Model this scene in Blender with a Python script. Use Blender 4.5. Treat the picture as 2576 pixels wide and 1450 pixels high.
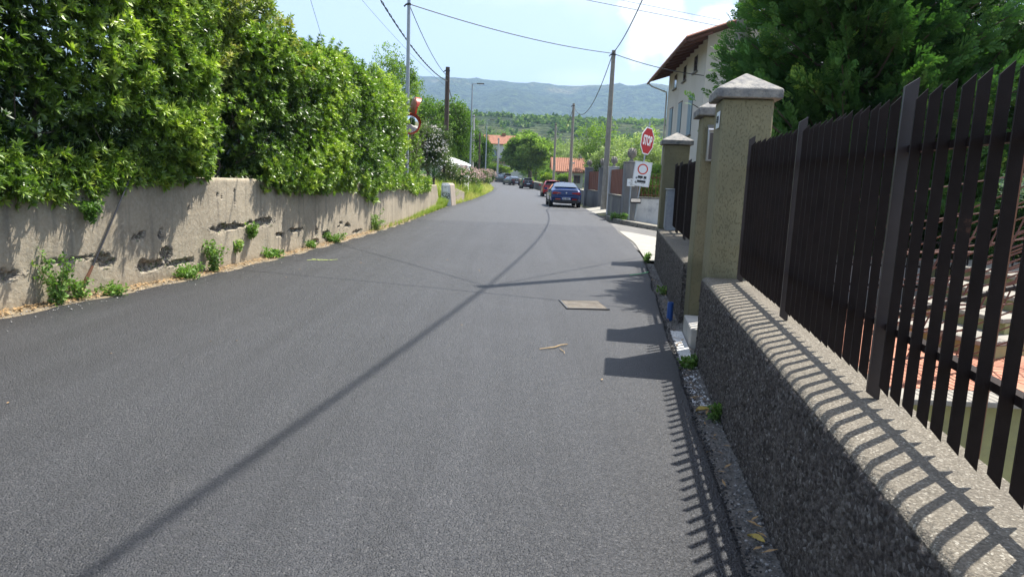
import bpy, math, random
import numpy as np
from mathutils import Vector, Matrix

for _o in list(bpy.data.objects): bpy.data.objects.remove(_o)
SC = bpy.context.scene
COL = SC.collection
R = math.radians

# ------------------------------------------------------------------ camera
CAM_H = 1.6
ROLL, PITCH = R(2.3), R(9.063)
_f = Vector((0, math.cos(PITCH), -math.sin(PITCH)))
_r0 = Vector((1, 0, 0)); _u0 = _r0.cross(_f)
_r = _r0*math.cos(ROLL) + _u0*math.sin(ROLL)
_u = _u0*math.cos(ROLL) - _r0*math.sin(ROLL)
cd = bpy.data.cameras.new('camera'); cam = bpy.data.objects.new('camera', cd); COL.objects.link(cam)
cam.matrix_world = Matrix(((_r.x, _u.x, -_f.x, 0), (_r.y, _u.y, -_f.y, 0), (_r.z, _u.z, -_f.z, CAM_H), (0, 0, 0, 1)))
cd.sensor_width = 36; cd.lens = 36*1752/2576; cd.clip_start = 0.05; cd.clip_end = 30000
SC.camera = cam
SC.view_settings.view_transform = 'Standard'
SC.view_settings.look = 'None'
SC.view_settings.exposure = 1.2
SC.view_settings.gamma = 1

# ------------------------------------------------------------------ sun and sky
SUN_EL = R(63.4); SUN_AZ = math.atan2(0.78, 0.62)      # clockwise from +Y
sdir = Vector((math.cos(SUN_EL)*math.sin(SUN_AZ), math.cos(SUN_EL)*math.cos(SUN_AZ), math.sin(SUN_EL)))
sl = bpy.data.lights.new('sun', 'SUN'); sl.energy = 5.0; sl.angle = R(0.5); sl.color = (1, 0.955, 0.88)
sun = bpy.data.objects.new('sun', sl); COL.objects.link(sun)
sun.rotation_euler = sdir.to_track_quat('Z', 'Y').to_euler(); sun.location = (20, 10, 40)

W = bpy.data.worlds.new("World"); SC.world = W; W.use_nodes = True
nt = W.node_tree; nt.nodes.clear()
def N(nt, typ, **kw):
    n = nt.nodes.new(typ)
    for k, v in kw.items():
        if k.startswith('i_'):
            key = k[2:]; key = int(key) if key.isdigit() else key.replace('_', ' ')
            n.inputs[key].default_value = v
        else: setattr(n, k, v)
    return n
def LK(nt, a, b): nt.links.new(a, b)
def MATH(nt, op, a, b=None, c=None, clamp=False):
    n = nt.nodes.new('ShaderNodeMath'); n.operation = op; n.use_clamp = clamp
    for i, v in enumerate((a, b, c)):
        if v is None: continue
        if isinstance(v, (int, float)): n.inputs[i].default_value = v
        else: nt.links.new(v, n.inputs[i])
    return n.outputs[0]
def RAMP(nt, fac, stops, interp='LINEAR'):
    n = nt.nodes.new('ShaderNodeValToRGB'); n.color_ramp.interpolation = interp
    e = n.color_ramp.elements
    while len(e) < len(stops): e.new(0.5)
    for i, (p, c) in enumerate(stops):
        e[i].position = p; e[i].color = (c, c, c, 1) if isinstance(c, (int, float)) else (*c, 1)
    nt.links.new(fac, n.inputs[0]); return n.outputs[0]
def MIX(nt, fac, a, b, blend='MIX'):
    n = nt.nodes.new('ShaderNodeMix'); n.data_type = 'RGBA'; n.blend_type = blend
    for sock, v in ((n.inputs[0], fac), (n.inputs[6], a), (n.inputs[7], b)):
        if isinstance(v, (int, float)): sock.default_value = v
        elif isinstance(v, tuple): sock.default_value = (*v, 1) if len(v) == 3 else v
        else: nt.links.new(v, sock)
    return n.outputs[2]
sky = N(nt, 'ShaderNodeTexSky', sky_type='NISHITA', sun_disc=False, sun_elevation=SUN_EL, sun_rotation=SUN_AZ,
        altitude=100, air_density=1.0, dust_density=2.6, ozone_density=2.2)
bg = N(nt, 'ShaderNodeBackground', i_Strength=0.105)
out = N(nt, 'ShaderNodeOutputWorld')
tc = N(nt, 'ShaderNodeTexCoord')
nz = N(nt, 'ShaderNodeTexNoise', i_Scale=11.0, i_Detail=9.0, i_Roughness=0.58)
mp = N(nt, 'ShaderNodeMapping'); mp.inputs['Scale'].default_value = (1, 1, 1.7)
LK(nt, tc.outputs['Generated'], mp.inputs[0]); LK(nt, mp.outputs[0], nz.inputs['Vector'])
def blob(d, sx, soft):
    """smooth mask round a compass direction of the sky"""
    d = Vector(d).normalized()
    s = N(nt, 'ShaderNodeVectorMath', operation='SUBTRACT'); s.inputs[1].default_value = d
    LK(nt, tc.outputs['Generated'], s.inputs[0])
    m = N(nt, 'ShaderNodeMapping'); m.inputs['Scale'].default_value = (1/sx[0], 1/sx[0], 1/sx[1])
    LK(nt, s.outputs[0], m.inputs[0])
    l = N(nt, 'ShaderNodeVectorMath', operation='LENGTH'); LK(nt, m.outputs[0], l.inputs[0])
    return MATH(nt, 'SUBTRACT', 1.0, l.outputs['Value'], clamp=True)
m1 = blob((0.165, .96, .225), (.075, .10), 0)
m2 = blob((0.215, .955, .18), (.055, .045), 0)
m3 = blob((0.255, .95, .20), (.05, .06), 0)
m4 = blob((0.15, .97, .12), (.13, .045), 0)
cum = MATH(nt, 'MAXIMUM', MATH(nt, 'MAXIMUM', m1, m2), m3)
cum = MATH(nt, 'ADD', MATH(nt, 'MULTIPLY', cum, 1.1), MATH(nt, 'MULTIPLY', MATH(nt, 'SUBTRACT', nz.outputs[0], 0.5), 1.6))
cum = RAMP(nt, cum, [(0.30, 0.0), (0.52, 0.85)])
thin = blob((0.085, .985, .135), (.075, .018), 0)
th = MATH(nt, 'MULTIPLY', MATH(nt, 'MULTIPLY', MATH(nt, 'MAXIMUM', thin, MATH(nt, 'MULTIPLY', m4, .8)), nz.outputs[0]), 0.9, clamp=True)
# fair-weather cloud over the rest of the sky
nz2 = N(nt, 'ShaderNodeTexNoise', i_Scale=3.2, i_Detail=8.0, i_Roughness=0.6)
LK(nt, mp.outputs[0], nz2.inputs['Vector'])
rest = MATH(nt, 'MULTIPLY', RAMP(nt, nz2.outputs[0], [(0.56, 0.0), (0.76, 0.7)]), 0.5)
cover = MATH(nt, 'MAXIMUM', MATH(nt, 'MAXIMUM', cum, th), rest)
cover = MATH(nt, 'ADD', MATH(nt, 'MULTIPLY', cover, 0.72), 0.16, clamp=True)
skc = MIX(nt, cover, sky.outputs[0], (9.0, 9.0, 9.1))
LK(nt, skc, bg.inputs[0]); LK(nt, bg.outputs[0], out.inputs[0])

SC.render.engine = 'CYCLES'
try:
    SC.cycles.volume_bounces = 0; SC.cycles.max_bounces = 6; SC.cycles.transparent_max_bounces = 6
except Exception: pass

# ------------------------------------------------------------------ helpers
def tag(o, label=None, cat=None, group=None, kind=None):
    if label: o['label'] = label
    if cat: o['category'] = cat
    if group: o['group'] = group
    if kind: o['kind'] = kind
    return o
def thing(name, loc, label, cat, group=None, rz=0, rot=None):
    o = bpy.data.objects.new(name, None); COL.objects.link(o)
    o.empty_display_size = .2
    o.location = loc; o.rotation_euler = rot if rot else (0, 0, rz)
    return tag(o, label, cat, group)
def link(name, me, parent=None, world=False):
    o = bpy.data.objects.new(name, me); COL.objects.link(o)
    if parent is not None:
        o.parent = parent
        if world: o.location = (-parent.location.x, -parent.location.y, -parent.location.z)
    return o
def copy_tree(o, parent=None):
    c = o.copy(); COL.objects.link(c)
    if parent is not None: c.parent = parent
    for ch in list(o.children): copy_tree(ch, c)
    return c

class MB:
    def __init__(s): s.v = []; s.f = []; s.m = []
    def add(s, vs, fs, m=0):
        b = len(s.v); s.v += [tuple(v) for v in vs]
        for f in fs: s.f.append(tuple(b+i for i in f)); s.m.append(m)
        return s
    def box(s, x0, x1, y0, y1, z0, z1, m=0):
        return s.add([(x0,y0,z0),(x1,y0,z0),(x1,y1,z0),(x0,y1,z0),(x0,y0,z1),(x1,y0,z1),(x1,y1,z1),(x0,y1,z1)],
                     [(0,3,2,1),(4,5,6,7),(0,1,5,4),(1,2,6,5),(2,3,7,6),(3,0,4,7)], m)
    def obox(s, c, a, b, h, m=0):
        """box round centre c with half-axis vectors a, b, h"""
        c, a, b, h = map(Vector, (c, a, b, h)); vs = []
        for k in (-1, 1):
            for i, j in ((-1,-1),(1,-1),(1,1),(-1,1)): vs.append(c+a*i+b*j+h*k)
        return s.add(vs, [(0,3,2,1),(4,5,6,7),(0,1,5,4),(1,2,6,5),(2,3,7,6),(3,0,4,7)], m)
    def tube(s, pts, r, n=8, m=0, caps=True):
        pts = [Vector(p) for p in pts]
        rs = r if isinstance(r, (list, tuple)) else [r]*len(pts)
        vs = []; up = None
        for i, p in enumerate(pts):
            d = (pts[min(i+1, len(pts)-1)]-pts[max(i-1, 0)]).normalized()
            if up is None:
                up = Vector((0,0,1)) if abs(d.z) < .9 else Vector((1,0,0))
            a = d.cross(up); a = a.normalized() if a.length > 1e-6 else Vector((1,0,0)); b = d.cross(a).normalized(); up = -b
            for k in range(n):
                t = 2*math.pi*k/n; vs.append(p + (a*math.cos(t)+b*math.sin(t))*rs[i])
        fs = []
        for i in range(len(pts)-1):
            for k in range(n):
                k2 = (k+1) % n; fs.append((i*n+k, (i+1)*n+k, (i+1)*n+k2, i*n+k2))
        if caps:
            fs.append(tuple(range(n))); fs.append(tuple((len(pts)-1)*n+k for k in reversed(range(n))))
        return s.add(vs, fs, m)
    def lathe(s, prof, c=(0,0,0), n=16, m=0, axis=None, sy=1.0):
        c = Vector(c); vs = []
        q = Vector(axis).to_track_quat('Z', 'Y') if axis is not None else None
        for r, z in prof:
            for k in range(n):
                t = 2*math.pi*k/n; p = Vector((r*math.cos(t), r*math.sin(t)*sy, z))
                if q: p = q @ p
                vs.append(c+p)
        fs = []
        for i in range(len(prof)-1):
            for k in range(n):
                k2 = (k+1) % n; fs.append((i*n+k, i*n+k2, (i+1)*n+k2, (i+1)*n+k))
        if prof[0][0] > 1e-4: fs.append(tuple(reversed(range(n))))
        if prof[-1][0] > 1e-4: fs.append(tuple((len(prof)-1)*n+k for k in range(n)))
        return s.add(vs, fs, m)
    def prism(s, poly, o, ux, uy, th, m=0):
        """polygon in the plane (o, ux, uy) pushed out by vector th"""
        o, ux, uy, th = map(Vector, (o, ux, uy, th)); n = len(poly)
        vs = [o+ux*a+uy*b for a, b in poly]; vs += [v+th for v in vs]
        return s.add(vs, [tuple(reversed(range(n))), tuple(range(n, 2*n))]+[(i, (i+1) % n, n+(i+1) % n, n+i) for i in range(n)], m)
    def build(s, name, mats, parent=None, world=False, ang=35, bevel=0, seg=2):
        me = bpy.data.meshes.new(name); me.from_pydata(s.v, [], s.f)
        if not isinstance(mats, (list, tuple)): mats = [mats]
        for m in mats: me.materials.append(m)
        if len(mats) > 1: me.polygons.foreach_set('material_index', s.m)
        me.validate()
        me.shade_smooth()
        me.set_sharp_from_angle(angle=R(ang))
        o = link(name, me, parent, world)
        if bevel:
            b = o.modifiers.new('bevel', 'BEVEL'); b.width = bevel; b.segments = seg; b.limit_method = 'ANGLE'; b.angle_limit = R(40)
            b.harden_normals = False
        return o

def mesh_np(name, V, F, mat, parent=None, world=False, tint=None, smooth=False, extra=None):
    """V (n,3), F (m,k) -> object, quickly; tint = one value per vertex"""
    me = bpy.data.meshes.new(name); k = F.shape[1]
    me.vertices.add(len(V)); me.vertices.foreach_set('co', np.ascontiguousarray(V, dtype=np.float32).ravel())
    me.loops.add(F.size); me.loops.foreach_set('vertex_index', np.ascontiguousarray(F, dtype=np.int32).ravel())
    me.polygons.add(len(F)); me.polygons.foreach_set('loop_start', np.arange(0, F.size, k, dtype=np.int32))
    for m in (mat if isinstance(mat, (list, tuple)) else [mat]): me.materials.append(m)
    if tint is not None:
        a = me.attributes.new('tint', 'FLOAT', 'POINT'); a.data.foreach_set('value', np.ascontiguousarray(tint, dtype=np.float32))
    for nm, arr in (extra or {}).items():
        a = me.attributes.new(nm, 'FLOAT', 'POINT'); a.data.foreach_set('value', np.ascontiguousarray(arr, dtype=np.float32))
    me.update(calc_edges=True)
    if smooth: me.shade_smooth()
    return link(name, me, parent, world)

def vnoise(P, seed=0):
    """cheap value noise, P (n,d) d=2|3 -> 0..1"""
    P = np.asarray(P, dtype=np.float64)
    if P.shape[1] == 2: P = np.c_[P, np.full(len(P), 0.37)]
    I = np.floor(P).astype(np.int64); Fr = P-I; Fr = Fr*Fr*(3-2*Fr)
    def h(i, j, k):
        n = (i*374761393 + j*668265263 + k*2147483647 + seed*974634777) & 0xffffffff
        n = ((n ^ (n >> 13))*1274126177) & 0xffffffff
        return ((n ^ (n >> 16)) & 0xffff)/65535.0
    r = 0
    for a in (0, 1):
        for b in (0, 1):
            for c in (0, 1):
                w = (Fr[:,0] if a else 1-Fr[:,0])*(Fr[:,1] if b else 1-Fr[:,1])*(Fr[:,2] if c else 1-Fr[:,2])
                r = r + w*h(I[:,0]+a, I[:,1]+b, I[:,2]+c)
    return r
def fbm(P, seed=0, oct=4):
    P = np.asarray(P, dtype=np.float64); r = 0; a = .5; t = 0
    for o in range(oct):
        r = r + a*vnoise(P*(2**o)+o*17.3, seed+o); t += a; a *= .5
    return r/t

# ------------------------------------------------------------------ materials
MATS = {}
def new_mat(name):
    m = bpy.data.materials.new(name); m.use_nodes = True; t = m.node_tree; t.nodes.clear()
    o = N(t, 'ShaderNodeOutputMaterial'); b = N(t, 'ShaderNodeBsdfPrincipled'); LK(t, b.outputs[0], o.inputs[0])
    return m, t, b, o
def pmat(name, c1, c2=None, scale=4, rough=.8, bump=0.0, bscale=60, metal=0, spec=.5, c3=None, s3=1.2, f3=(.5,.7), detail=6, rvar=0, coat=0, stretch=None, blotch=.35):
    """noise-mixed colour + fine grain bump; c3 = dirt patches"""
    m, t, b, o = new_mat(name)
    g = N(t, 'ShaderNodeNewGeometry'); src = g.outputs['Position']
    if stretch:
        mp = N(t, 'ShaderNodeMapping'); mp.inputs['Scale'].default_value = stretch; LK(t, src, mp.inputs[0]); src = mp.outputs[0]
    if c2 is None: c2 = tuple(x*.8 for x in c1)
    n1 = N(t, 'ShaderNodeTexNoise', i_Scale=scale, i_Detail=detail, i_Roughness=.62); LK(t, src, n1.inputs['Vector'])
    col = MIX(t, RAMP(t, n1.outputs[0], [(.5-blotch*.5, 0.), (.5+blotch*.5, 1.)]), c1, c2)
    if c3 is not None:
        n3 = N(t, 'ShaderNodeTexNoise', i_Scale=s3, i_Detail=7, i_Roughness=.65); LK(t, src, n3.inputs['Vector'])
        col = MIX(t, RAMP(t, n3.outputs[0], [(f3[0], 0.), (f3[1], 1.)]), col, c3)
    LK(t, col, b.inputs['Base Color'])
    b.inputs['Roughness'].default_value = rough; b.inputs['Metallic'].default_value = metal
    b.inputs['Specular IOR Level'].default_value = spec
    if coat: b.inputs['Coat Weight'].default_value = coat; b.inputs['Coat Roughness'].default_value = .03
    if bump:
        n2 = N(t, 'ShaderNodeTexNoise', i_Scale=bscale, i_Detail=5, i_Roughness=.6); LK(t, src, n2.inputs['Vector'])
        bp = N(t, 'ShaderNodeBump', i_Strength=.9, i_Distance=bump); LK(t, n2.outputs[0], bp.inputs['Height']); LK(t, bp.outputs[0], b.inputs['Normal'])
    return m
def leafmat(name, dark, light, third=None, rough=.42, trans=.28, spec=.5):
    m, t, b, o = new_mat(name)
    a = N(t, 'ShaderNodeAttribute', attribute_name='tint')
    stops = [(0.0, dark), (.75, light)] + ([(1.0, third)] if third else [])
    col = RAMP(t, a.outputs['Fac'], stops)
    LK(t, col, b.inputs['Base Color']); b.inputs['Roughness'].default_value = rough; b.inputs['Specular IOR Level'].default_value = spec
    tr = N(t, 'ShaderNodeBsdfTranslucent'); c2 = MIX(t, 1.0, col, (1.0, 1.25, .45), 'MULTIPLY'); LK(t, c2, tr.inputs[0])
    mx = N(t, 'ShaderNodeMixShader', i_0=trans); LK(t, b.outputs[0], mx.inputs[1]); LK(t, tr.outputs[0], mx.inputs[2]); LK(t, mx.outputs[0], o.inputs[0])
    return m
def plain(name, c, rough=.5, metal=0, spec=.5, coat=0, alpha=None, trans=0):
    m, t, b, o = new_mat(name)
    b.inputs['Base Color'].default_value = (*c, 1); b.inputs['Roughness'].default_value = rough; b.inputs['Metallic'].default_value = metal
    b.inputs['Specular IOR Level'].default_value = spec
    if coat: b.inputs['Coat Weight'].default_value = coat; b.inputs['Coat Roughness'].default_value = .03
    if trans: b.inputs['Transmission Weight'].default_value = trans
    n = N(t, 'ShaderNodeTexNoise', i_Scale=35, i_Detail=4)
    g = N(t, 'ShaderNodeNewGeometry'); LK(t, g.outputs['Position'], n.inputs['Vector'])
    LK(t, MATH(t, 'ADD', MATH(t, 'MULTIPLY', n.outputs[0], .12), rough-.06, clamp=True), b.inputs['Roughness'])
    return m

def asphalt_mat():
    m, t, b, o = new_mat('asphalt')
    g = N(t, 'ShaderNodeNewGeometry'); P = g.outputs['Position']
    v = N(t, 'ShaderNodeTexVoronoi', i_Scale=115.0); LK(t, P, v.inputs['Vector'])          # stones of the mix
    v2 = N(t, 'ShaderNodeTexVoronoi', i_Scale=62.0); LK(t, P, v2.inputs['Vector'])
    nl = N(t, 'ShaderNodeTexNoise', i_Scale=.55, i_Detail=5, i_Roughness=.6); LK(t, P, nl.inputs['Vector'])
    mp = N(t, 'ShaderNodeMapping'); mp.inputs['Rotation'].default_value = (0, 0, R(2)); mp.inputs['Scale'].default_value = (2.4, .07, 1); LK(t, P, mp.inputs[0])
    ns = N(t, 'ShaderNodeTexNoise', i_Scale=1.3, i_Detail=4, i_Roughness=.6); LK(t, mp.outputs[0], ns.inputs['Vector'])   # paver streaks
    sep = N(t, 'ShaderNodeSeparateColor'); LK(t, v.outputs['Color'], sep.inputs[0])
    c = RAMP(t, sep.outputs[0], [(0., (.013, .014, .016)), (.5, (.025, .0265, .0305)), (.92, (.040, .041, .044)), (1., (.078, .078, .078))])
    big = MATH(t, 'ADD', MATH(t, 'MULTIPLY', nl.outputs[0], .5), MATH(t, 'MULTIPLY', ns.outputs[0], .8))
    k = RAMP(t, big, [(.42, .70), (.9, 1.36)])
    c = MIX(t, 1.0, c, k, 'MULTIPLY')
    sx = N(t, 'ShaderNodeSeparateXYZ'); LK(t, P, sx.inputs[0])
    # older, paler surface from the joint across the road onwards
    wob = MATH(t, 'ADD', sx.outputs[1], MATH(t, 'MULTIPLY', nl.outputs[0], .5))
    far = RAMP(t, MATH(t, 'DIVIDE', MATH(t, 'SUBTRACT', wob, 24.8), 60.0, clamp=True), [(0., 0.), (.002, .45), (1., .6)])
    c = MIX(t, far, c, (.070, .071, .072))
    n5 = N(t, 'ShaderNodeTexNoise', i_Scale=2.6, i_Detail=7, i_Roughness=.7); LK(t, P, n5.inputs['Vector'])
    c = MIX(t, RAMP(t, n5.outputs[0], [(.60, 0.), (.74, .35)]), c, (.062, .060, .056))        # dusty patches
    c = MIX(t, RAMP(t, n5.outputs[0], [(.27, .4), (.40, 0.)]), c, (.012, .012, .014))         # bitumen-rich patches
    LK(t, c, b.inputs['Base Color'])
    b.inputs['Roughness'].default_value = .58; b.inputs['Specular IOR Level'].default_value = .52
    h = MATH(t, 'ADD', MATH(t, 'MULTIPLY', v.outputs['Distance'], -1.0), MATH(t, 'MULTIPLY', v2.outputs['Distance'], -.9))
    bp = N(t, 'ShaderNodeBump', i_Strength=1.0, i_Distance=.007); LK(t, h, bp.inputs['Height']); LK(t, bp.outputs[0], b.inputs['Normal'])
    return m

M = {}
M['asphalt'] = asphalt_mat()
M['oldasph'] = pmat('weathered_asphalt', (.13,.125,.115), (.09,.088,.082), 3, .9, .006, 90, c3=(.2,.19,.17), s3=1.5)
M['apron'] = pmat('pale_concrete', (.32,.305,.265), (.235,.225,.195), 2.2, .9, .006, 70, c3=(.22,.21,.19), s3=.9, f3=(.56,.75))
M['dirt'] = pmat('dirt', (.12,.10,.075), (.07,.062,.05), 5, .95, .015, 40, c3=(.2,.17,.12), s3=3)
M['ground'] = pmat('dry_grass_ground', (.075,.085,.03), (.13,.115,.055), .8, .95, .03, 12, c3=(.05,.075,.022), s3=.25)
M['galv'] = pmat('galvanised_steel', (.42,.45,.48), (.34,.37,.40), 8, .45, metal=.7)
M['galvpaint'] = pmat('grey_painted_steel', (.33,.37,.41), (.28,.31,.35), 5, .5, .0006, 80, metal=.2)
M['conc_pole'] = pmat('cast_concrete', (.30,.275,.235), (.22,.20,.17), 6, .9, .003, 80)
M['conc_white'] = pmat('pale_cast_concrete', (.5,.5,.46), (.42,.41,.38), 6, .9, .003, 80)
M['wood_pole'] = pmat('weathered_wood', (.105,.075,.055), (.06,.043,.033), 9, .9, .004, 40, stretch=(6,6,.4))
M['wire'] = plain('cable_sheath', (.03,.03,.032), .55)
M['steel_dark'] = plain('dark_steel', (.05,.05,.055), .5, .5)
HAZE = 1.8e-4
# ------------------------------------------------------------------ lay of the land
def XW(y): return np.interp(y, [-6,2,7,8.5,10,13,17.7,22.5,33], [-7.6,-6.2,-5.32,-5.0,-4.72,-4.36,-3.98,-3.8,-3.75])   # face of the left wall
def ZW(y): return np.interp(y, [0,12,12.9,17.7,22.5,30,33], [1.42,1.4,1.36,1.28,1.21,1.13,1.1])                        # its top
def RW(y): return 1.19+.145*(y-2.53)                                                                                   # face of the right wall
def gz(y): return np.where(y < 70, 0, np.where(y < 140, .0002*(np.clip(y, 70, 140)-70)**2, .98+.01*(np.minimum(y, 170)-140)))
LE = np.array([(-7.2,-6),(-5.9,2),(-5.05,7),(-4.72,8.5),(-4.45,10),(-4.1,13),(-3.72,17.7),(-3.55,22.5),(-3.45,33),(-3.35,38),(-3.0,47),(-2.75,60),(-2.7,80),(-3.0,92),(-4.3,108),(-7,124),(-11,137),(-17,147),(-27,154)], float)
LE[:9,0] -= .09
RE = np.array([(-.2,-6),(.953,2),(1.677,7),(1.895,8.5),(2.11,10),(2.55,13),(2.75,14.4),(3.2,18.65),(3.36,22.4),(3.66,26),(4.0,33),(4.02,38),(4.08,47),(4.3,62),(3.6,80),(2.6,94),(1.3,109),(-.3,125),(-2.6,141),(-9,157),(-22,165)], float)
def lerp_y(A, y): return np.interp(y, A[:,1], A[:,0])

def terrain(x, y):
    z = np.where(y < 60, -.06, gz(y)-.06)
    lw = XW(np.clip(y, -6, 33))
    z = np.where((x < lw-.55) & (y < 34.2), 1.2, z)
    le = lerp_y(LE, y)
    d = np.clip(le-x, 0, 8)
    z = np.where((y >= 34.2) & (y < 150), z+np.clip(d-.1, 0, 1.2)*.28+np.clip(d-1.5, 0, 6)*.12, z)
    z = np.where((x > RW(y)+.85) & (y < 13.9), -2.3, z)
    side = np.clip(.13*(x-3.6), 0, 1.6)
    z = np.where((y >= 13.9) & (y < 31) & (x > 2.7), z-side-.04, z)
    re = lerp_y(RE, y)
    z = np.where((y >= 31) & (y < 150) & (x > re+.4), z-np.clip((x-re)*.06, 0, 1.0)+.06, z)
    z = np.where(x > 16, np.minimum(z, -1.0-np.clip((x-16)*.02, 0, 6)), z)
    # beyond the bend: shallow valley, then the wooded hill
    yy = np.array([-4000, 150, 190, 260, 360, 480, 620, 720, 860, 1100, 1500, 9000.])
    zz = np.array([0, 0, -4, -8, -2, 24, 53, 58, 30, -10, -18, -18.])
    P = np.c_[np.ravel(x), np.ravel(y)]
    bump = fbm(P/170., 5, 4).reshape(np.shape(x))
    edge = 1-np.clip((np.abs(x-60)-320)/900, 0, 1)*.75
    far = np.interp(y, yy, zz)
    f = np.clip((y-150)/60, 0, 1)
    hill = np.where(far > 0, far*edge*(.8+.4*bump), far)
    return z*(1-f)+hill*f

def grid_obj(name, xs, ys, fz, mat, parent=None):
    X, Y = np.meshgrid(xs, ys); Z = fz(X, Y)
    V = np.c_[X.ravel(), Y.ravel(), Z.ravel()]
    nx, ny = len(xs), len(ys)
    i, j = np.meshgrid(np.arange(nx-1), np.arange(ny-1)); a = (j*nx+i).ravel()
    F = np.c_[a, a+1, a+nx+1, a+nx]
    return mesh_np(name, V, F, mat, parent, smooth=True)

def hill_mat():
    m, t, b, o = new_mat('hillside_scrub')
    g = N(t, 'ShaderNodeNewGeometry'); P = g.outputs['Position']
    n1 = N(t, 'ShaderNodeTexNoise', i_Scale=.012, i_Detail=9, i_Roughness=.68); LK(t, P, n1.inputs['Vector'])
    n2 = N(t, 'ShaderNodeTexNoise', i_Scale=.09, i_Detail=8, i_Roughness=.75); LK(t, P, n2.inputs['Vector'])
    v = N(t, 'ShaderNodeTexVoronoi', i_Scale=.13); LK(t, P, v.inputs['Vector'])
    c = MIX(t, RAMP(t, n1.outputs[0], [(.46, 0.), (.62, 1.)]), (.06,.10,.028), (.22,.24,.09))
    c = MIX(t, RAMP(t, n2.outputs[0], [(.35, 0.), (.6, 1.)]), (.02,.035,.012), c)
    c = MIX(t, RAMP(t, v.outputs['Distance'], [(.0, .0), (.7, .6)]), c, (.016,.028,.012))
    LK(t, c, b.inputs['Base Color']); b.inputs['Roughness'].default_value = .95; b.inputs['Specular IOR Level'].default_value = .1
    hgt = MATH(t, 'ADD', MATH(t, 'MULTIPLY', v.outputs['Distance'], -1.), n2.outputs[0])
    bp = N(t, 'ShaderNodeBump', i_Strength=1., i_Distance=6.); LK(t, hgt, bp.inputs['Height']); LK(t, bp.outputs[0], b.inputs['Normal'])
    return m
M['hill'] = hill_mat()
def mountain_mat():
    m, t, b, o = new_mat('wooded_mountainside')
    g = N(t, 'ShaderNodeNewGeometry'); P = g.outputs['Position']
    n1 = N(t, 'ShaderNodeTexNoise', i_Scale=.0035, i_Detail=9, i_Roughness=.7); LK(t, P, n1.inputs['Vector'])
    n2 = N(t, 'ShaderNodeTexNoise', i_Scale=.022, i_Detail=7, i_Roughness=.8); LK(t, P, n2.inputs['Vector'])
    v = N(t, 'ShaderNodeTexVoronoi', i_Scale=.045); LK(t, P, v.inputs['Vector'])
    sx = N(t, 'ShaderNodeSeparateXYZ'); LK(t, P, sx.inputs[0])
    c = MIX(t, RAMP(t, n2.outputs[0], [(.38, 0.), (.62, 1.)]), (.012,.030,.010), (.15,.21,.06))
    bare = MATH(t, 'ADD', n1.outputs[0], MATH(t, 'MULTIPLY', MATH(t, 'SUBTRACT', sx.outputs[2], 330.), .0005))
    c = MIX(t, RAMP(t, bare, [(.58, 0.), (.72, .75)]), c, (.42,.36,.17))
    c = MIX(t, RAMP(t, v.outputs['Distance'], [(.1, .0), (.75, .5)]), c, (.014,.026,.011))
    LK(t, c, b.inputs['Base Color']); b.inputs['Roughness'].default_value = .95; b.inputs['Specular IOR Level'].default_value = .05
    hgt = MATH(t, 'ADD', MATH(t, 'MULTIPLY', v.outputs['Distance'], -.8), MATH(t, 'MULTIPLY', n2.outputs[0], 2.))
    bp = N(t, 'ShaderNodeBump', i_Strength=1., i_Distance=28.); LK(t, hgt, bp.inputs['Height']); LK(t, bp.outputs[0], b.inputs['Normal'])
    return m
M['mount'] = mountain_mat()

def geo(a, b, n): return np.concatenate([[a], a+np.cumsum(np.geomspace(1, 14, n))/np.sum(np.geomspace(1, 14, n))*(b-a)])
xs = np.unique(np.concatenate([-geo(14, 6500, 46), np.arange(-14, 14.01, .25), geo(14, 6500, 46)]))
ys = np.unique(np.concatenate([-geo(8, 3200, 14), np.arange(-8, 60, .5), np.arange(60, 200, 3.), np.arange(200, 1100, 14.), np.arange(1100, 7000, 280.)]))
g = grid_obj('ground', xs, ys, terrain, [M['ground'], M['hill'], M['dirt']]); tag(g, kind='structure')
nf = len(g.data.polygons); cen = np.empty(nf*3); g.data.polygons.foreach_get('center', cen); cen = cen.reshape(-1, 3)
mi = np.where(cen[:,1] > 175, 1, 0); mi = np.where((cen[:,1] < 33.5) & (cen[:,0] > -7) & (cen[:,0] < 20), 2, mi)
g.data.polygons.foreach_set('material_index', mi.astype(np.int32))

def mount_z(x, y):
    P = np.c_[x.ravel(), y.ravel()]
    n = fbm(P/900., 3, 5).reshape(x.shape); n2 = fbm(P/np.array([[260., 700.]]), 9, 4).reshape(x.shape)
    crest = 500+np.clip(-x, -400, 2500)*.035+90*(fbm(np.c_[x.ravel()/1400., x.ravel()*0], 21, 3).reshape(x.shape)-.5)
    t = np.clip((y-1500-300*(n-.5))/2500, 0, 1); s = t*t*(3-2*t)
    rg = 1-np.abs(fbm(np.c_[x.ravel()/210., y.ravel()/620.], 33, 4).reshape(x.shape)*2-1)
    z = -40+(crest+40)*s*(1-.30*(n2-.5)*np.sin(np.pi*np.clip(t, 0, 1))*2)-70*(rg-.6)*np.sin(np.pi*np.clip(t, 0, 1))
    back = np.clip((y-4300)/2200, 0, 1)
    return z-back*back*620+18*(fbm(P/60., 13, 3).reshape(x.shape)-.5)*s
g = grid_obj('mountain', np.arange(-6400, 6401, 42.), np.arange(1450, 6500, 42.), mount_z, M['mount']); tag(g, kind='structure')

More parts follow.
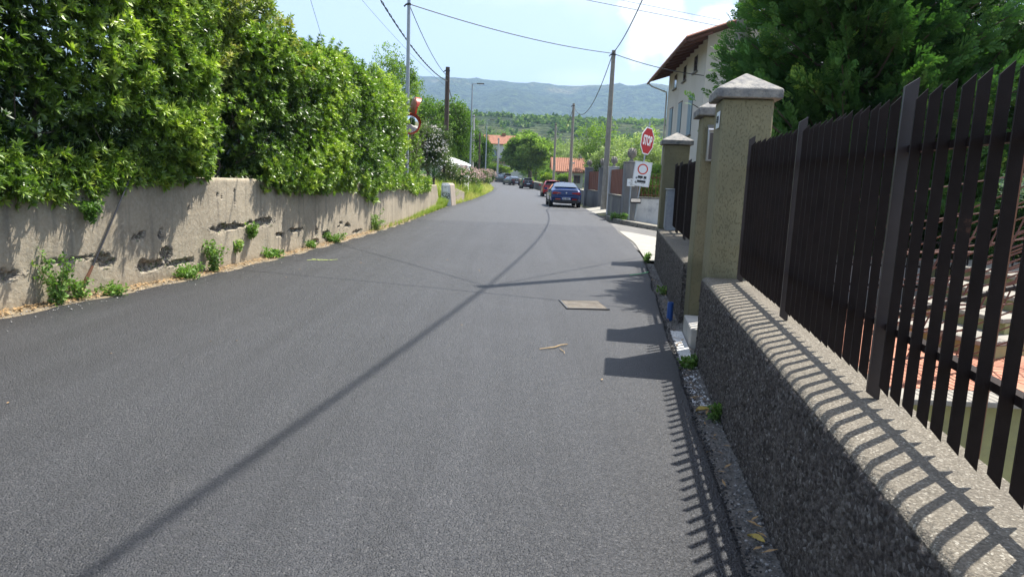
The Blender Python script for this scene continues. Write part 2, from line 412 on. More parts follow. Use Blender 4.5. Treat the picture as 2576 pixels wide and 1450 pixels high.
# ------------------------------------------------------------------ road, side street, verge
def ribbon(A, B, ncol, zf, name, mat, ny=None, skirt=None):
    """surface between edge lines A and B, resampled along the way"""
    def res(Q, n):
        d = np.r_[0, np.cumsum(np.hypot(*np.diff(Q, axis=0).T))]; s = np.linspace(0, d[-1], n)
        return np.c_[np.interp(s, d, Q[:,0]), np.interp(s, d, Q[:,1])]
    return A, B
def road_mesh():
    ys = np.concatenate([np.arange(-6, 60, .5), np.arange(60, 141.1, 1.5)])
    L = np.c_[lerp_y(LE[:17], ys), ys]; Rr = np.c_[lerp_y(RE[:19], ys), ys]
    # the bend: both edges swing left together
    L = np.vstack([L[:-10], [(-9.5,134),(-14,142),(-21,148),(-32,153)]]); 
    Rr = np.vstack([Rr[:-10], [(-1.6,136),(-6,148),(-15,157),(-30,163)]])
    L[-5:-4] = (-8.2, 130)
    rows = []; n = 18
    rs = np.random.RandomState(4)
    for i in range(len(L)):
        e1 = (rs.rand()-.5)*.05; e2 = (rs.rand()-.5)*.045
        for k in range(n+1):
            f = k/n; x = L[i,0]+e1*(1-f)+(Rr[i,0]+e2*f-L[i,0])*f; y = L[i,1]+(Rr[i,1]-L[i,1])*f
            z = float(gz(np.array(y)))+.015*math.sin(math.pi*f)
            if k in (0, n): z -= .05
            rows.append((x, y, z))
        # inner lip next to the edge
        b = len(rows)-(n+1)
        p0, p1 = rows[b], rows[b+1]; rows[b+1] = (p0[0]+.035, p0[1], p0[2]+.05)
        p0, p1 = rows[-1], rows[-2]; rows[-2] = (p0[0]-.045, p0[1], p0[2]+.052)
    V = np.array(rows); m = n+1
    i, j = np.meshgrid(np.arange(n), np.arange(len(L)-1)); a = (j*m+i).ravel()
    return mesh_np('road', V, np.c_[a, a+1, a+m+1, a+m], M['asphalt'], smooth=True)
tag(road_mesh(), kind='structure')

def poly_sheet(name, pts, mat, kind='structure', th=None):
    mb = MB(); n = len(pts)
    if th: vs = list(pts)+[(x, y, z-th) for x, y, z in pts]; mb.add(vs, [tuple(range(n)), tuple(reversed(range(n, 2*n)))]+[(i, i+n, (i+1) % n+n, (i+1) % n) for i in range(n)])
    else: mb.add(pts, [tuple(range(n))])
    o = mb.build(name, mat); tag(o, kind=kind); return o
def sz(x, base=0.0): return base-.13*max(0, x-3.6)
# side street going down to the right between the last olive pillar and the kerb
mb = MB()
A = [(2.75,14.3),(3.0,14.3),(4,14.25),(6,14.2),(9,14.1),(14,14)]; 
rowsy = np.linspace(0, 1, 9)
def ss(u, f):
    x = u; y0 = 14.32; y1 = 27.9-.08*(x-4)
    return (x, y0+(y1-y0)*f, sz(x)-.016)
xsS = [3.0,3.3,3.6,4.5,5.5,7,9,12,16]
vs = [ss(max(u, 2.70+.9*f) if i == 0 else max(u, 2.72+.9*f+.2*i), f) for f in rowsy for i, u in enumerate(xsS)]
fs = []
for j in range(8):
    for i in range(8): a = j*9+i; fs.append((a, a+1, a+10, a+9))
mb.add(vs, fs); tag(mb.build('side_street', M['oldasph']), kind='structure')
mb = MB(); vs = []; ays = np.linspace(14.3, 22.9, 12); axs = np.linspace(0, 1, 12)
for y in ays:
    xe = float(lerp_y(RE, y))+.03; xr = 3.7+5.5*min(1, (23.1-y)/3.0)
    for u in axs: x = xe+(xr-xe)*u**1.4; vs.append((x, y+.12*math.sin(x*3), sz(x)-.002 if x > 3.6 else .001))
mb.add(vs, [(j*12+i, j*12+i+1, j*12+i+13, j*12+i+12) for j in range(11) for i in range(11)])
tag(mb.build('concrete_apron', M['apron']), kind='structure')
M['gravel'] = pmat('dirty_gravel_strip', (.22,.205,.18), (.10,.095,.088), 28, .95, .02, 55, c3=(.2,.19,.17), s3=14, f3=(.55,.68))
mb = MB(); yv = np.arange(-3, 14.31, .2); vs = []
for y in yv:
    for k, f in enumerate((0, .35, .7, 1.0)):
        vs.append((RW(y)-.2+.26*f, y, -.045+(.012*math.sin(y*7+k*2)) + (.012 if k == 3 else 0)))
mb.add(vs, [(i*4+k, i*4+k+1, i*4+k+5, i*4+k+4) for i in range(len(yv)-1) for k in range(3)])
tag(mb.build('gravel_verge', M['gravel']), kind='structure')
mb = MB(); yv = np.arange(-5, 34.5, .3); vs = []
for y in yv:
    for k, f in enumerate((0, .4, .75, 1.0)):
        vs.append((XW(y)-.05+.45*f, y, -.012+.035*(1-f)+.01*math.sin(y*5+k*2)-(.02 if k == 3 else 0)))
M['litterdirt'] = pmat('dusty_verge', (.24,.19,.12), (.15,.12,.08), 14, .95, .015, 60, c3=(.34,.27,.17), s3=6)
mb.add(vs, [(i*4+k, i*4+k+1, i*4+k+5, i*4+k+4) for i in range(len(yv)-1) for k in range(3)])
tag(mb.build('dusty_verge', M['litterdirt']), kind='structure')
# asphalt patches where the surface was relaid
M['freshasph'] = M['asphalt']

# ------------------------------------------------------------------ left retaining wall with spalled patches
HOLES = [(8.45,.40,.14,.10,1),(7.95,.46,.42,.022,.6),(9.08,.64,.13,.06,.7),(9.47,.645,.06,.09,.7),(9.24,.24,.24,.10,1),(9.55,.36,.16,.12,.8),(9.85,.22,.35,.05,.8),
         (11.16,.63,.58,.065,1),(11.75,.64,.5,.03,.8),(12.33,.63,.42,.085,.9),(12.97,.37,.2,.045,.8),(13.72,.41,.42,.055,1),(14.85,.29,.1,.12,.8),(15.45,.17,.3,.12,1),
         (16.9,.29,.28,.06,.9),(16.2,.30,.12,.04,.7),(7.1,.37,.3,.08,.8),(14.65,.08,.4,.06,.8),(17.7,.1,.45,.05,.9),(10.9,1.13,.04,.05,.6),(11.35,1.1,.03,.16,.5),(16.4,.37,.2,.03,.6),(19.5,.25,.3,.03,.6),(10.1,.95,.04,.04,.5)]
def left_wall():
    ys = np.concatenate([np.arange(-6, 6.5, .25), np.arange(6.5, 19, .022), np.arange(19, 34.21, .12)])
    nz_ = 62
    T = np.linspace(0, 1, nz_)
    Y, Tt = np.meshgrid(ys, T); top = ZW(Y)
    # the far end of the wall is broken off on a slope
    top = np.where(Y > 33.3, np.minimum(top, np.interp(Y, [33.3, 34.2], [1.1, .45])), top)
    Z = -.1+Tt*(top+.1)
    P = np.c_[Y.ravel(), Z.ravel()]
    warp = fbm(P*9, 31, 3)-.5; warp2 = fbm(P*9, 51, 3)-.5
    depth = np.zeros(len(P)); rub = np.zeros(len(P))
    for (hy, hz, ry, rz, dp) in HOLES:
        ry *= .88; rz *= .85
        q = np.hypot((P[:,0]+warp*.30-hy)/ry, (P[:,1]+warp2*.13-hz)/rz)
        w = np.clip((1.08-q)/.22, 0, 1); depth = np.maximum(depth, w*.075*dp); rub = np.maximum(rub, np.clip((1.2-q)/.15, 0, 1))
    rough = fbm(P*26, 8, 3)
    X = XW(P[:,0]) - depth*(.45+1.1*rough) + (fbm(P*2.2, 2, 4)-.5)*.03 + (rough-.5)*.006
    rnd = np.clip((P[:,1]-(top.ravel()-.03))/.03, 0, 1); X = X-rnd*.02
    V = np.c_[X, P[:,0], P[:,1]]
    n = len(ys); i, j = np.meshgrid(np.arange(n-1), np.arange(nz_-1)); a = (j*n+i).ravel()
    F = np.c_[a, a+1, a+n+1, a+n]
    # top and back
    tb = (nz_-1)*n+np.arange(n); back = len(V)+np.arange(n); back2 = back+n
    V = np.vstack([V, np.c_[XW(ys)-.33, ys, V[tb][:,2]], np.c_[XW(ys)-.33, ys, np.full(n, -.1)]])
    F = np.vstack([F, np.c_[tb[:-1], tb[1:], back[1:], back[:-1]], np.c_[back[:-1], back[1:], back2[1:], back2[:-1]],
                   [[n-1, back2[-1], back[-1], tb[-1]]]])
    rub = np.r_[rub, np.zeros(2*n)]
    m, t, b, o = new_mat('old_cast_wall_concrete')
    g = N(t, 'ShaderNodeNewGeometry'); Pn = g.outputs['Position']
    n1 = N(t, 'ShaderNodeTexNoise', i_Scale=1.1, i_Detail=8, i_Roughness=.65); LK(t, Pn, n1.inputs['Vector'])
    n2 = N(t, 'ShaderNodeTexNoise', i_Scale=22, i_Detail=6, i_Roughness=.7); LK(t, Pn, n2.inputs['Vector'])
    v = N(t, 'ShaderNodeTexVoronoi', i_Scale=34); LK(t, Pn, v.inputs['Vector'])
    mp = N(t, 'ShaderNodeMapping'); mp.inputs['Scale'].default_value = (1, 3.5, .35); LK(t, Pn, mp.inputs[0])
    n3 = N(t, 'ShaderNodeTexNoise', i_Scale=2.2, i_Detail=6); LK(t, mp.outputs[0], n3.inputs['Vector'])
    c = MIX(t, RAMP(t, n1.outputs[0], [(.38, 0.), (.62, 1.)]), (.385,.325,.235), (.275,.232,.168))
    c = MIX(t, RAMP(t, n2.outputs[0], [(.42, 0.), (.72, .65)]), c, (.42,.385,.31))
    c = MIX(t, RAMP(t, n3.outputs[0], [(.52, 0.), (.72, .55)]), c, (.13,.12,.10))          # weathering streaks
    sep = N(t, 'ShaderNodeSeparateColor'); LK(t, v.outputs['Color'], sep.inputs[0])
    at = N(t, 'ShaderNodeAttribute', attribute_name='rubble')
    sz3 = N(t, 'ShaderNodeSeparateXYZ'); LK(t, Pn, sz3.inputs[0])
    base = RAMP(t, MATH(t, 'ADD', sz3.outputs[2], MATH(t, 'MULTIPLY', n2.outputs[0], .12)), [(.05, .6), (.17, 0.)])
    c = MIX(t, base, c, (.2,.15,.09))
    rc = RAMP(t, sep.outputs[1], [(0., (.12,.105,.09)), (.45, (.24,.205,.16)), (.8, (.38,.34,.28)), (1., (.08,.11,.03))])
    c = MIX(t, at.outputs['Fac'], c, rc)
    LK(t, c, b.inputs['Base Color']); b.inputs['Roughness'].default_value = .92; b.inputs['Specular IOR Level'].default_value = .2
    hh = MATH(t, 'ADD', n2.outputs[0], MATH(t, 'MULTIPLY', MATH(t, 'MULTIPLY', v.outputs['Distance'], at.outputs['Fac']), 2.5))
    bp = N(t, 'ShaderNodeBump', i_Strength=.9, i_Distance=.012); LK(t, hh, bp.inputs['Height']); LK(t, bp.outputs[0], b.inputs['Normal'])
    o = mesh_np('retaining_wall', V, F, m, smooth=True, extra={'rubble': rub})
    tag(o, 'long old concrete retaining wall with spalled holes, below the left hedge', 'wall')
    o.data.set_sharp_from_angle(angle=R(60))
left_wall()

# ------------------------------------------------------------------ right boundary: roughcast wall, olive pillars
def roughcast_mat():
    m, t, b, o = new_mat('dark_roughcast')
    g = N(t, 'ShaderNodeNewGeometry'); P = g.outputs['Position']
    v = N(t, 'ShaderNodeTexVoronoi', i_Scale=58); LK(t, P, v.inputs['Vector'])
    n1 = N(t, 'ShaderNodeTexNoise', i_Scale=2.2, i_Detail=7, i_Roughness=.65); LK(t, P, n1.inputs['Vector'])
    n2 = N(t, 'ShaderNodeTexNoise', i_Scale=60, i_Detail=5, i_Roughness=.7); LK(t, P, n2.inputs['Vector'])
    sep = N(t, 'ShaderNodeSeparateColor'); LK(t, v.outputs['Color'], sep.inputs[0])
    c = RAMP(t, sep.outputs[0], [(0., (.085,.074,.066)), (.55, (.15,.13,.116)), (.9, (.21,.19,.17)), (1., (.32,.30,.275))])
    c = MIX(t, RAMP(t, n2.outputs[0], [(.33, .7), (.52, 0.)]), c, (.045,.04,.037))
    n7 = N(t, 'ShaderNodeTexNoise', i_Scale=27, i_Detail=4, i_Roughness=.6); LK(t, P, n7.inputs['Vector'])
    c = MIX(t, RAMP(t, n7.outputs[0], [(.36, .75), (.5, 0.)]), c, (.03,.026,.024))
    c = MIX(t, RAMP(t, n1.outputs[0], [(.55, 0.), (.75, .45)]), c, (.24,.22,.19))
    a = N(t, 'ShaderNodeAttribute', attribute_name='cope')
    v2 = N(t, 'ShaderNodeTexVoronoi', i_Scale=170); LK(t, P, v2.inputs['Vector'])
    s2 = N(t, 'ShaderNodeSeparateColor'); LK(t, v2.outputs['Color'], s2.inputs[0])
    ct = RAMP(t, s2.outputs[0], [(0., (.10,.088,.070)), (.5, (.155,.137,.108)), (.88, (.205,.182,.145)), (1., (.36,.335,.28))])
    ct = MIX(t, RAMP(t, n1.outputs[0], [(.45, 0.), (.7, .6)]), ct, (.12,.108,.09))
    am = MATH(t, 'ADD', a.outputs['Fac'], MATH(t, 'MULTIPLY', MATH(t, 'SUBTRACT', n2.outputs[0], .5), .5))
    k = RAMP(t, am, [(.42, 0.), (.58, 1.)])
    LK(t, MIX(t, k, c, ct), b.inputs['Base Color']); b.inputs['Roughness'].default_value = .9; b.inputs['Specular IOR Level'].default_value = .25
    h = MATH(t, 'ADD', MATH(t, 'MULTIPLY', v.outputs['Distance'], -1.), n2.outputs[0])
    h = MATH(t, 'ADD', h, MATH(t, 'MULTIPLY', n7.outputs[0], 1.6))
    h = MATH(t, 'MULTIPLY', h, MATH(t, 'ADD', 1.0, MATH(t, 'MULTIPLY', k, -.72)))
    h = MATH(t, 'ADD', h, MATH(t, 'MULTIPLY', v2.outputs['Distance'], -.12))
    bp = N(t, 'ShaderNodeBump', i_Strength=1., i_Distance=.02); LK(t, h, bp.inputs['Height']); LK(t, bp.outputs[0], b.inputs['Normal'])
    return m
M['roughcast'] = roughcast_mat()
def right_wall(name, y0, y1, step, label, ztop=.755, width=.43, amp=.016, zbot=-.08):
    ys = np.arange(y0, y1+1e-6, step)
    prof = [(0, z, 0) for z in np.linspace(zbot, ztop-.05, max(8, int((ztop-.05-zbot)/(step*1.15))))]
    prof += [(.05-.05*math.cos(a), ztop-.05+.05*math.sin(a), min(1, a/.9)) for a in np.linspace(.2, math.pi/2, 6)]
    prof += [(x, ztop, 1) for x in np.linspace(.07, width-.03, 14)]
    prof += [(width, ztop-.03, 1), (width, zbot-2.2, .3)]
    pr = np.array(prof); m = len(pr)
    Y, K = np.meshgrid(ys, np.arange(m), indexing='ij')
    o_, z_, c_ = pr[K.ravel(),0], pr[K.ravel(),1], pr[K.ravel(),2]; Y = Y.ravel()
    q = np.c_[Y, z_+o_*.7]*85
    bumpy = (vnoise(q, 3)+.6*vnoise(q*2.1, 4))/1.6-.5; low = fbm(np.c_[Y, z_+o_]*3.3, 6, 3)-.5
    face = (c_ < .5)
    d = np.where(face, bumpy*2*amp+low*.02, bumpy*.0022+low*.006)
    n = np.array([.9897, -.1435])
    X = RW(Y)+o_*n[0]-np.where(face | (c_ < 1), d*n[0], 0); Yy = Y+o_*n[1]-np.where(face | (c_ < 1), d*n[1], 0)
    Z = z_+np.where(c_ >= 1, d, 0)
    i, k = np.meshgrid(np.arange(len(ys)-1), np.arange(m-1), indexing='ij'); a = (i*m+k).ravel()
    F = np.c_[a, a+m, a+m+1, a+1]
    V = np.c_[X, Yy, Z]
    for row, off0 in ((0, 0), (len(ys)-1, len(V))):                        # close both ends
        c = len(V); R0 = V[row*m:(row+1)*m]; mid_ = R0.mean(0)
        V = np.vstack([V, mid_[None]*.999+R0*.001]); k_ = np.arange(m-1)
        F = np.vstack([F, np.c_[row*m+k_, row*m+k_+1, c+k_+1, c+k_], [[row*m+m-1, row*m, c, c+m-1]]])
    c_ = np.r_[c_, np.tile(pr[:,2]*0, 2)]
    o = mesh_np(name, V, F, M['roughcast'], smooth=True, extra={'cope': c_})
    tag(o, label, 'wall', 'roughcast walls beside the road'); return o
right_wall('roughcast_wall', -2.0, 6.42, .012, 'dark roughcast wall with sunlit top, nearest the camera on the right')
right_wall('roughcast_wall', 8.16, 14.02, .035, 'dark roughcast wall between the pillar with mailbox and the farthest olive pillar', ztop=.70, amp=.013)

def olive_mat():
    m, t, b, o = new_mat('olive_render')
    g = N(t, 'ShaderNodeNewGeometry'); P = g.outputs['Position']
    mp = N(t, 'ShaderNodeMapping'); mp.inputs['Scale'].default_value = (1, 1, .42); LK(t, P, mp.inputs[0])
    n1 = N(t, 'ShaderNodeTexNoise', i_Scale=1.8, i_Detail=6, i_Roughness=.6); LK(t, P, n1.inputs['Vector'])
    v = N(t, 'ShaderNodeTexNoise', i_Scale=95, i_Detail=3, i_Roughness=.5); LK(t, mp.outputs[0], v.inputs['Vector'])
    c = MIX(t, RAMP(t, n1.outputs[0], [(.35, 0.), (.65, 1.)]), (.265,.238,.142), (.212,.194,.12))
    groove = RAMP(t, v.outputs[0], [(.36, 1.), (.43, 0.)])
    c = MIX(t, MATH(t, 'MULTIPLY', groove, .28), c, (.06,.055,.032))
    n4 = N(t, 'ShaderNodeTexNoise', i_Scale=7, i_Detail=6); LK(t, P, n4.inputs['Vector'])
    sz3 = N(t, 'ShaderNodeSeparateXYZ'); LK(t, P, sz3.inputs[0])
    low = RAMP(t, MATH(t, 'ADD', sz3.outputs[2], MATH(t, 'MULTIPLY', n4.outputs[0], .35)), [(.88, .55), (1.06, 0.)])
    c = MIX(t, low, c, (.085,.085,.05))        # darker towards the foot, fading out above the coping
    LK(t, c, b.inputs['Base Color']); b.inputs['Roughness'].default_value = .9; b.inputs['Specular IOR Level'].default_value = .2
    bp = N(t, 'ShaderNodeBump', i_Strength=.8, i_Distance=.006); LK(t, MATH(t, 'SUBTRACT', 1.0, groove), bp.inputs['Height']); LK(t, bp.outputs[0], b.inputs['Normal'])
    return m
M['olive'] = olive_mat()
M['cap'] = pmat('weathered_cast_stone', (.33,.31,.27), (.17,.17,.17), 11, .92, .010, 70, c3=(.13,.13,.13), s3=14, f3=(.5,.66))
D = Vector((.1435, .9897, 0)); NR = Vector((.9897, -.1435, 0))       # along / away from the road
def wpt(y, off=0.0, z=0.0):
    """point at offset off behind the wall face"""
    return Vector((RW(y), y, z))+NR*off
def pillar(y, label, w=.45, dp=.5, ztop=2.37, zbot=-.08, lean=0.0, name='olive_pillar', cap_h=(.085, .17), front=-.03, dx=0.0):
    base = wpt(y, front); base.x += dx; t = thing(name, (base.x, base.y, 0), label, 'pillar', 'olive rendered gate pillars', rz=-math.atan2(.145, 1))
    mb = MB(); mb.box(0, w, 0, dp, zbot, ztop); mb.build('shaft', M['olive'], t, bevel=.018)
    h1, h2 = cap_h; o = .06
    mb = MB(); z0 = ztop+.002
    a = [(-o,-o),(w+o,-o),(w+o,dp+o),(-o,dp+o)]; c = (w/2, dp/2, z0+h1+h2)
    vs = [(x, y_, z0) for x, y_ in a]+[(x, y_, z0+h1) for x, y_ in a]+[c]
    mb.add(vs, [(0,3,2,1),(0,1,5,4),(1,2,6,5),(2,3,7,6),(3,0,4,7),(4,5,8),(5,6,8),(6,7,8),(7,4,8)])
    mb.build('cap', M['cap'], t, bevel=.012)
    return t
P1 = pillar(6.43, 'nearest tall olive rendered pillar with pyramid cap and number plate', w=.45, dp=.46, dx=.09)
P2 = pillar(7.68, 'olive rendered pillar with pyramid cap carrying the grey mailbox', w=.46, dp=.46, ztop=2.33, dx=.075)
P3 = pillar(14.1, 'farthest olive rendered pillar behind the grey meter cabinet', w=.5, dp=.5, ztop=2.36, dx=.07)

# threshold step between the two near pillars
mb = MB(); a, b_ = wpt(6.9, .02), wpt(7.68, .02)
def wbox(mb, y0, y1, o0, o1, z0, z1, m=0):
    p = [wpt(y0, o0), wpt(y0, o1), wpt(y1, o1), wpt(y1, o0)]
    return mb.add([(q.x, q.y, z0) for q in p]+[(q.x, q.y, z1) for q in p], [(0,3,2,1),(4,5,6,7),(0,1,5,4),(1,2,6,5),(2,3,7,6),(3,0,4,7)], m)
M['step'] = pmat('worn_step_stone', (.45,.43,.39), (.33,.315,.285), 6, .85, .004, 70)
wbox(mb, 6.91, 7.66, .0, .9, -.06, .16); o = mb.build('gate_step', M['step'], bevel=.012); tag(o, 'worn stone gate step between the two nearest olive pillars', 'step')
mb = MB(); wbox(mb, 6.15, 7.62, -.14, -.01, -.055, -.022); o = mb.build('white_slab', pmat('white_slab_stone', (.62,.62,.6), (.45,.45,.43), 9, .8, .004, 60, c3=(.08,.07,.06), s3=22, f3=(.6,.64)), bevel=.006)
tag(o, 'dirty white stone slab on the ground in front of the gate step', 'slab')
# ------------------------------------------------------------------ brown steel picket fences
def brown_mat():
    m, t, b, o = new_mat('brown_hammered_paint')
    g = N(t, 'ShaderNodeNewGeometry'); P = g.outputs['Position']
    n1 = N(t, 'ShaderNodeTexNoise', i_Scale=9, i_Detail=6, i_Roughness=.65); LK(t, P, n1.inputs['Vector'])
    n2 = N(t, 'ShaderNodeTexNoise', i_Scale=420, i_Detail=2); LK(t, P, n2.inputs['Vector'])
    c = MIX(t, RAMP(t, n1.outputs[0], [(.35, 0.), (.65, 1.)]), (.013,.0085,.0075), (.020,.0135,.012))
    c = MIX(t, RAMP(t, n1.outputs[0], [(.70, 0.), (.76, .8)]), c, (.12,.055,.035))
    LK(t, c, b.inputs['Base Color']); b.inputs['Roughness'].default_value = .55; b.inputs['Specular IOR Level'].default_value = .14
    bp = N(t, 'ShaderNodeBump', i_Strength=.6, i_Distance=.0012); LK(t, n2.outputs[0], bp.inputs['Height']); LK(t, bp.outputs[0], b.inputs['Normal'])
    return m
M['brown'] = brown_mat()
M['brownpost'] = pmat('brown_post_paint', (.022,.015,.0145), (.034,.023,.022), 9, .42, .0006, 300, spec=.5)
RZW = -math.atan2(.145, 1)
def bar_mesh(name, w, th, zb, zt, cut, mat='brown'):
    """flat bar on edge: w deep (x), th thick (y); both ends cut on the slant"""
    mb = MB(); h = th/2
    mb.add([(0,-h,zb+cut),(w,-h,zb),(w,h,zb),(0,h,zb+cut),(0,-h,zt-cut),(w,-h,zt),(w,h,zt),(0,h,zt-cut)],
           [(0,3,2,1),(4,5,6,7),(0,1,5,4),(1,2,6,5),(2,3,7,6),(3,0,4,7)])
    me = bpy.data.meshes.new(name); me.from_pydata(mb.v, [], mb.f); me.materials.append(M[mat]); return me
def picket_fence(y0, y1, posts, label, off=.27, zb=.80, zt=1.985, zpost=.745, rails=(1.06, 1.77), step=.1185, name='picket_fence', cat='fence', grp='brown picket fences along the road'):
    b = wpt((y0+y1)/2, off, zpost); t = thing(name, b, label, cat, grp)
    pm_ = bar_mesh('picket', .037, .007, zb, zt, .04); po = bar_mesh('post', .050, .018, zpost, zt+.055, .035, 'brownpost')
    def put(me, nm, y):
        o = bpy.data.objects.new(nm, me); COL.objects.link(o); o.parent = t
        p = wpt(y, off+.0105*(y-4.4)*(cat == 'fence' and y < 7)); o.location = (p.x-b.x, p.y-b.y, -b.z); o.rotation_euler = (0, random.uniform(-.004,.004), RZW+random.uniform(-.02,.02))
    random.seed(3)
    for p in posts: put(po, 'post', p)
    ps = sorted(posts); ends = [y0]+ps+[y1]
    for a, c in zip(ends[:-1], ends[1:]):
        if c-a < .15: continue
        n = max(1, round((c-a)/step)); 
        for k in range(1, n): put(pm_, 'picket', a+(c-a)*k/n)
    for z in rails:
        mb = MB(); p, q = wpt(y0, off+.058+.0105*(y0-4.4)*(y0 < 6), z), wpt(y1, off+.058+.0105*(y1-4.4)*(y0 < 6), z)
        mb.obox((p+q)/2, (q-p)/2, NR*.019, (0,0,.014)); mb.build('rail', M['brown'], t, world=True)
    return t
picket_fence(-1.9, 6.4, [6.24, 4.48, 2.83, 1.15, -.55], 'dark brown flat-bar picket fence standing on the nearest roughcast wall')
picket_fence(8.2, 14.08, [8.3, 9.9, 11.4, 12.85, 13.95], 'dark brown flat-bar fence on the far roughcast wall behind the meter cabinet', zb=.76, zt=1.95, zpost=.69)
picket_fence(6.93, 7.64, [6.95, 7.62], 'narrow brown picket gate above the stone step between two pillars', off=.25, zb=.22, zt=2.08, zpost=.16, rails=(.45, 1.75), name='garden_gate', cat='gate', grp=None)

# ------------------------------------------------------------------ text and marks
def text_mesh(s, size, extrude=.0012, sx=1.0, offset=0.0, space=1.0):
    c = bpy.data.curves.new('lettering', 'FONT'); c.body = s; c.size = size; c.extrude = extrude; c.offset = offset
    c.align_x = 'CENTER'; c.align_y = 'CENTER'; c.space_character = space
    o = bpy.data.objects.new('lettering', c); COL.objects.link(o)
    dg = bpy.context.evaluated_depsgraph_get()
    me = bpy.data.meshes.new_from_object(o.evaluated_get(dg)); bpy.data.objects.remove(o)
    for v in me.vertices: v.co.x *= sx
    return me
def put_text(name, s, size, mat, parent, loc, rot, **kw):
    me = text_mesh(s, size, **kw); me.materials.clear(); me.materials.append(mat)
    o = bpy.data.objects.new(name, me); COL.objects.link(o); o.parent = parent; o.location = loc; o.rotation_euler = rot; return o
M['black'] = plain('black_print', (.015,.015,.018), .5)
M['white'] = plain('white_enamel', (.78,.79,.8), .35)
M['red'] = plain('sign_red', (.42,.012,.018), .35)
M['signring'] = plain('sign_orange_red', (.62,.05,.02), .35)
M['silver'] = plain('brushed_aluminium', (.52,.53,.55), .35, .8)

# house number plate on the road side of the nearest pillar
pb = wpt(6.17, -.034, 2.19); pb.x += .09
t = thing('house_number_plate', pb, 'small white house number plate on the nearest olive pillar', 'number plate', rz=RZW)
mb = MB(); mb.box(-.006, 0, -.115, .115, -.085, .085) if False else mb.box(-.006, 0, .30, .50, -.075, .075)
mb.build('plate', M['white'], t, bevel=.004)
o = put_text('number', '650', .085, M['black'], t, (-.0085, .40, 0), (R(90), 0, R(-90)), sx=1.0, offset=.003)
# mailbox hung on the second pillar
q = wpt(7.65, .02, 1.85); q.x += .075; t = thing('mailbox', (q.x, q.y, q.z), 'brushed grey metal mailbox with round lock on the second olive pillar', 'mailbox', rz=RZW)
M['mailgrey'] = plain('mailbox_metal', (.15,.14,.145), .35, .6)
mb = MB(); mb.box(0, .26, -.085, -.004, 0, .34); mb.build('body', M['silver'], t, bevel=.006)
mb = MB(); mb.box(.018, .242, -.0895, -.0865, .02, .295); mb.build('door', M['mailgrey'], t, bevel=.002)
mb = MB(); mb.prism([(-.085-.03,.335),(-.0,.385),(0,.375),(-.12,.325)], (-.005,0,0), (0,1,0), (0,0,1), (.27,0,0)); mb.build('lid', M['silver'], t)
mb = MB(); mb.lathe([(.012,0),(.012,.006),(.0,.006)], (.085,-.0905,.17), 12, axis=(0,-1,0)); mb.build('lock', M['steel_dark'], t)
mb = MB(); mb.box(.10, .16, -.092, -.090, .055, .061); mb.box(.10, .16, -.092, -.090, .070, .073); mb.build('name_slot', M['black'], t)
# grey meter cabinet on the far wall
q = wpt(13.62, .14, .70); t = thing('meter_cabinet', q, 'pale grey galvanised meter cabinet standing on the far roughcast wall', 'cabinet', rz=RZW)
M['cab'] = pmat('mottled_zinc', (.36,.385,.42), (.28,.31,.35), 25, .5, metal=.35)
mb = MB(); mb.box(0, .30, 0, .46, 0, .78); mb.build('body', M['cab'], t, bevel=.006)
mb = MB(); mb.box(-.012, -.001, .02, .44, .03, .75); mb.build('door', M['cab'], t, bevel=.003)
mb = MB(); mb.box(-.03, .32, -.02, .48, .781, .80); mb.build('lid', M['cab'], t, bevel=.004)
for yy in (.12, .32):
    for k in range(5): mb = MB(); mb.box(-.017, -.0125, yy-.05, yy+.05, .56+k*.026, .568+k*.026); mb.build('louvre', M['steel_dark'], t)
# blue corrugated conduit
q = wpt(8.3, -.10, -.04); t = thing('conduit_stub', q, 'short blue corrugated plastic pipe standing up beside the wall', 'pipe')
pr = []
for k in range(16): pr += [(.038, k*.014), (.038, k*.014+.007), (.033, k*.014+.0085), (.033, k*.014+.0135)]
pr += [(.033, .224), (.028, .224), (.028, .0)]
mb = MB(); mb.lathe(pr, (0,0,0), 20); mb.build('pipe', plain('blue_plastic', (.03,.10,.33), .4), t)
# corner kerb of the side street, pavement, white wall with rusty fence
M['kerb'] = pmat('old_kerb_stone', (.24,.225,.19), (.13,.125,.11), 5, .92, .012, 40, c3=(.06,.06,.055), s3=8, f3=(.52,.66))
t = thing('corner_kerb', (5,28,0), 'mossy old stone kerb round the corner below the stop sign', 'kerb')
kp = [(4.12,31.0),(4.06,30.0),(4.12,29.0),(4.35,28.25),(4.9,27.95),(5.7,27.85),(6.9,27.75),(8.4,27.6),(10.2,27.45),(12.5,27.3)]
random.seed(8)
for a, c in zip(kp[:-1], kp[1:]):
    a3 = Vector((*a, sz(a[0])+.03)); c3 = Vector((*c, sz(c[0])+.03)); d = (c3-a3); n = Vector((-d.y, d.x, 0)).normalized()
    mb = MB(); mb.obox((a3+c3)/2+Vector((0,0,random.uniform(-.008,.008))), d/2*.985, n*.085, (0,0,.14)); mb.build('kerb_stone', M['kerb'], t, world=True, bevel=.02)
pv = [(x, y+.17, sz(x)+.165) for x, y in kp[3:]]
mb = MB(); n = len(pv); top = [(4.2,29.2,.12),(4.2,30.6,.12)]
back = [(x, 30.8, z) for x, y, z in reversed(pv)]
vs = pv+back; mb.add(vs, [(i, i+1, 2*n-2-i, 2*n-1-i) for i in range(n-1)])
M['pave'] = pmat('worn_pavement', (.27,.25,.205), (.19,.175,.145), 3, .93, .006, 60, c3=(.12,.12,.07), s3=4)
tag(mb.build('pavement', M['pave']), kind='structure')
t = thing('garden_wall', (5.5,30.2,.1), 'low whitewashed garden wall behind the stop sign', 'wall')
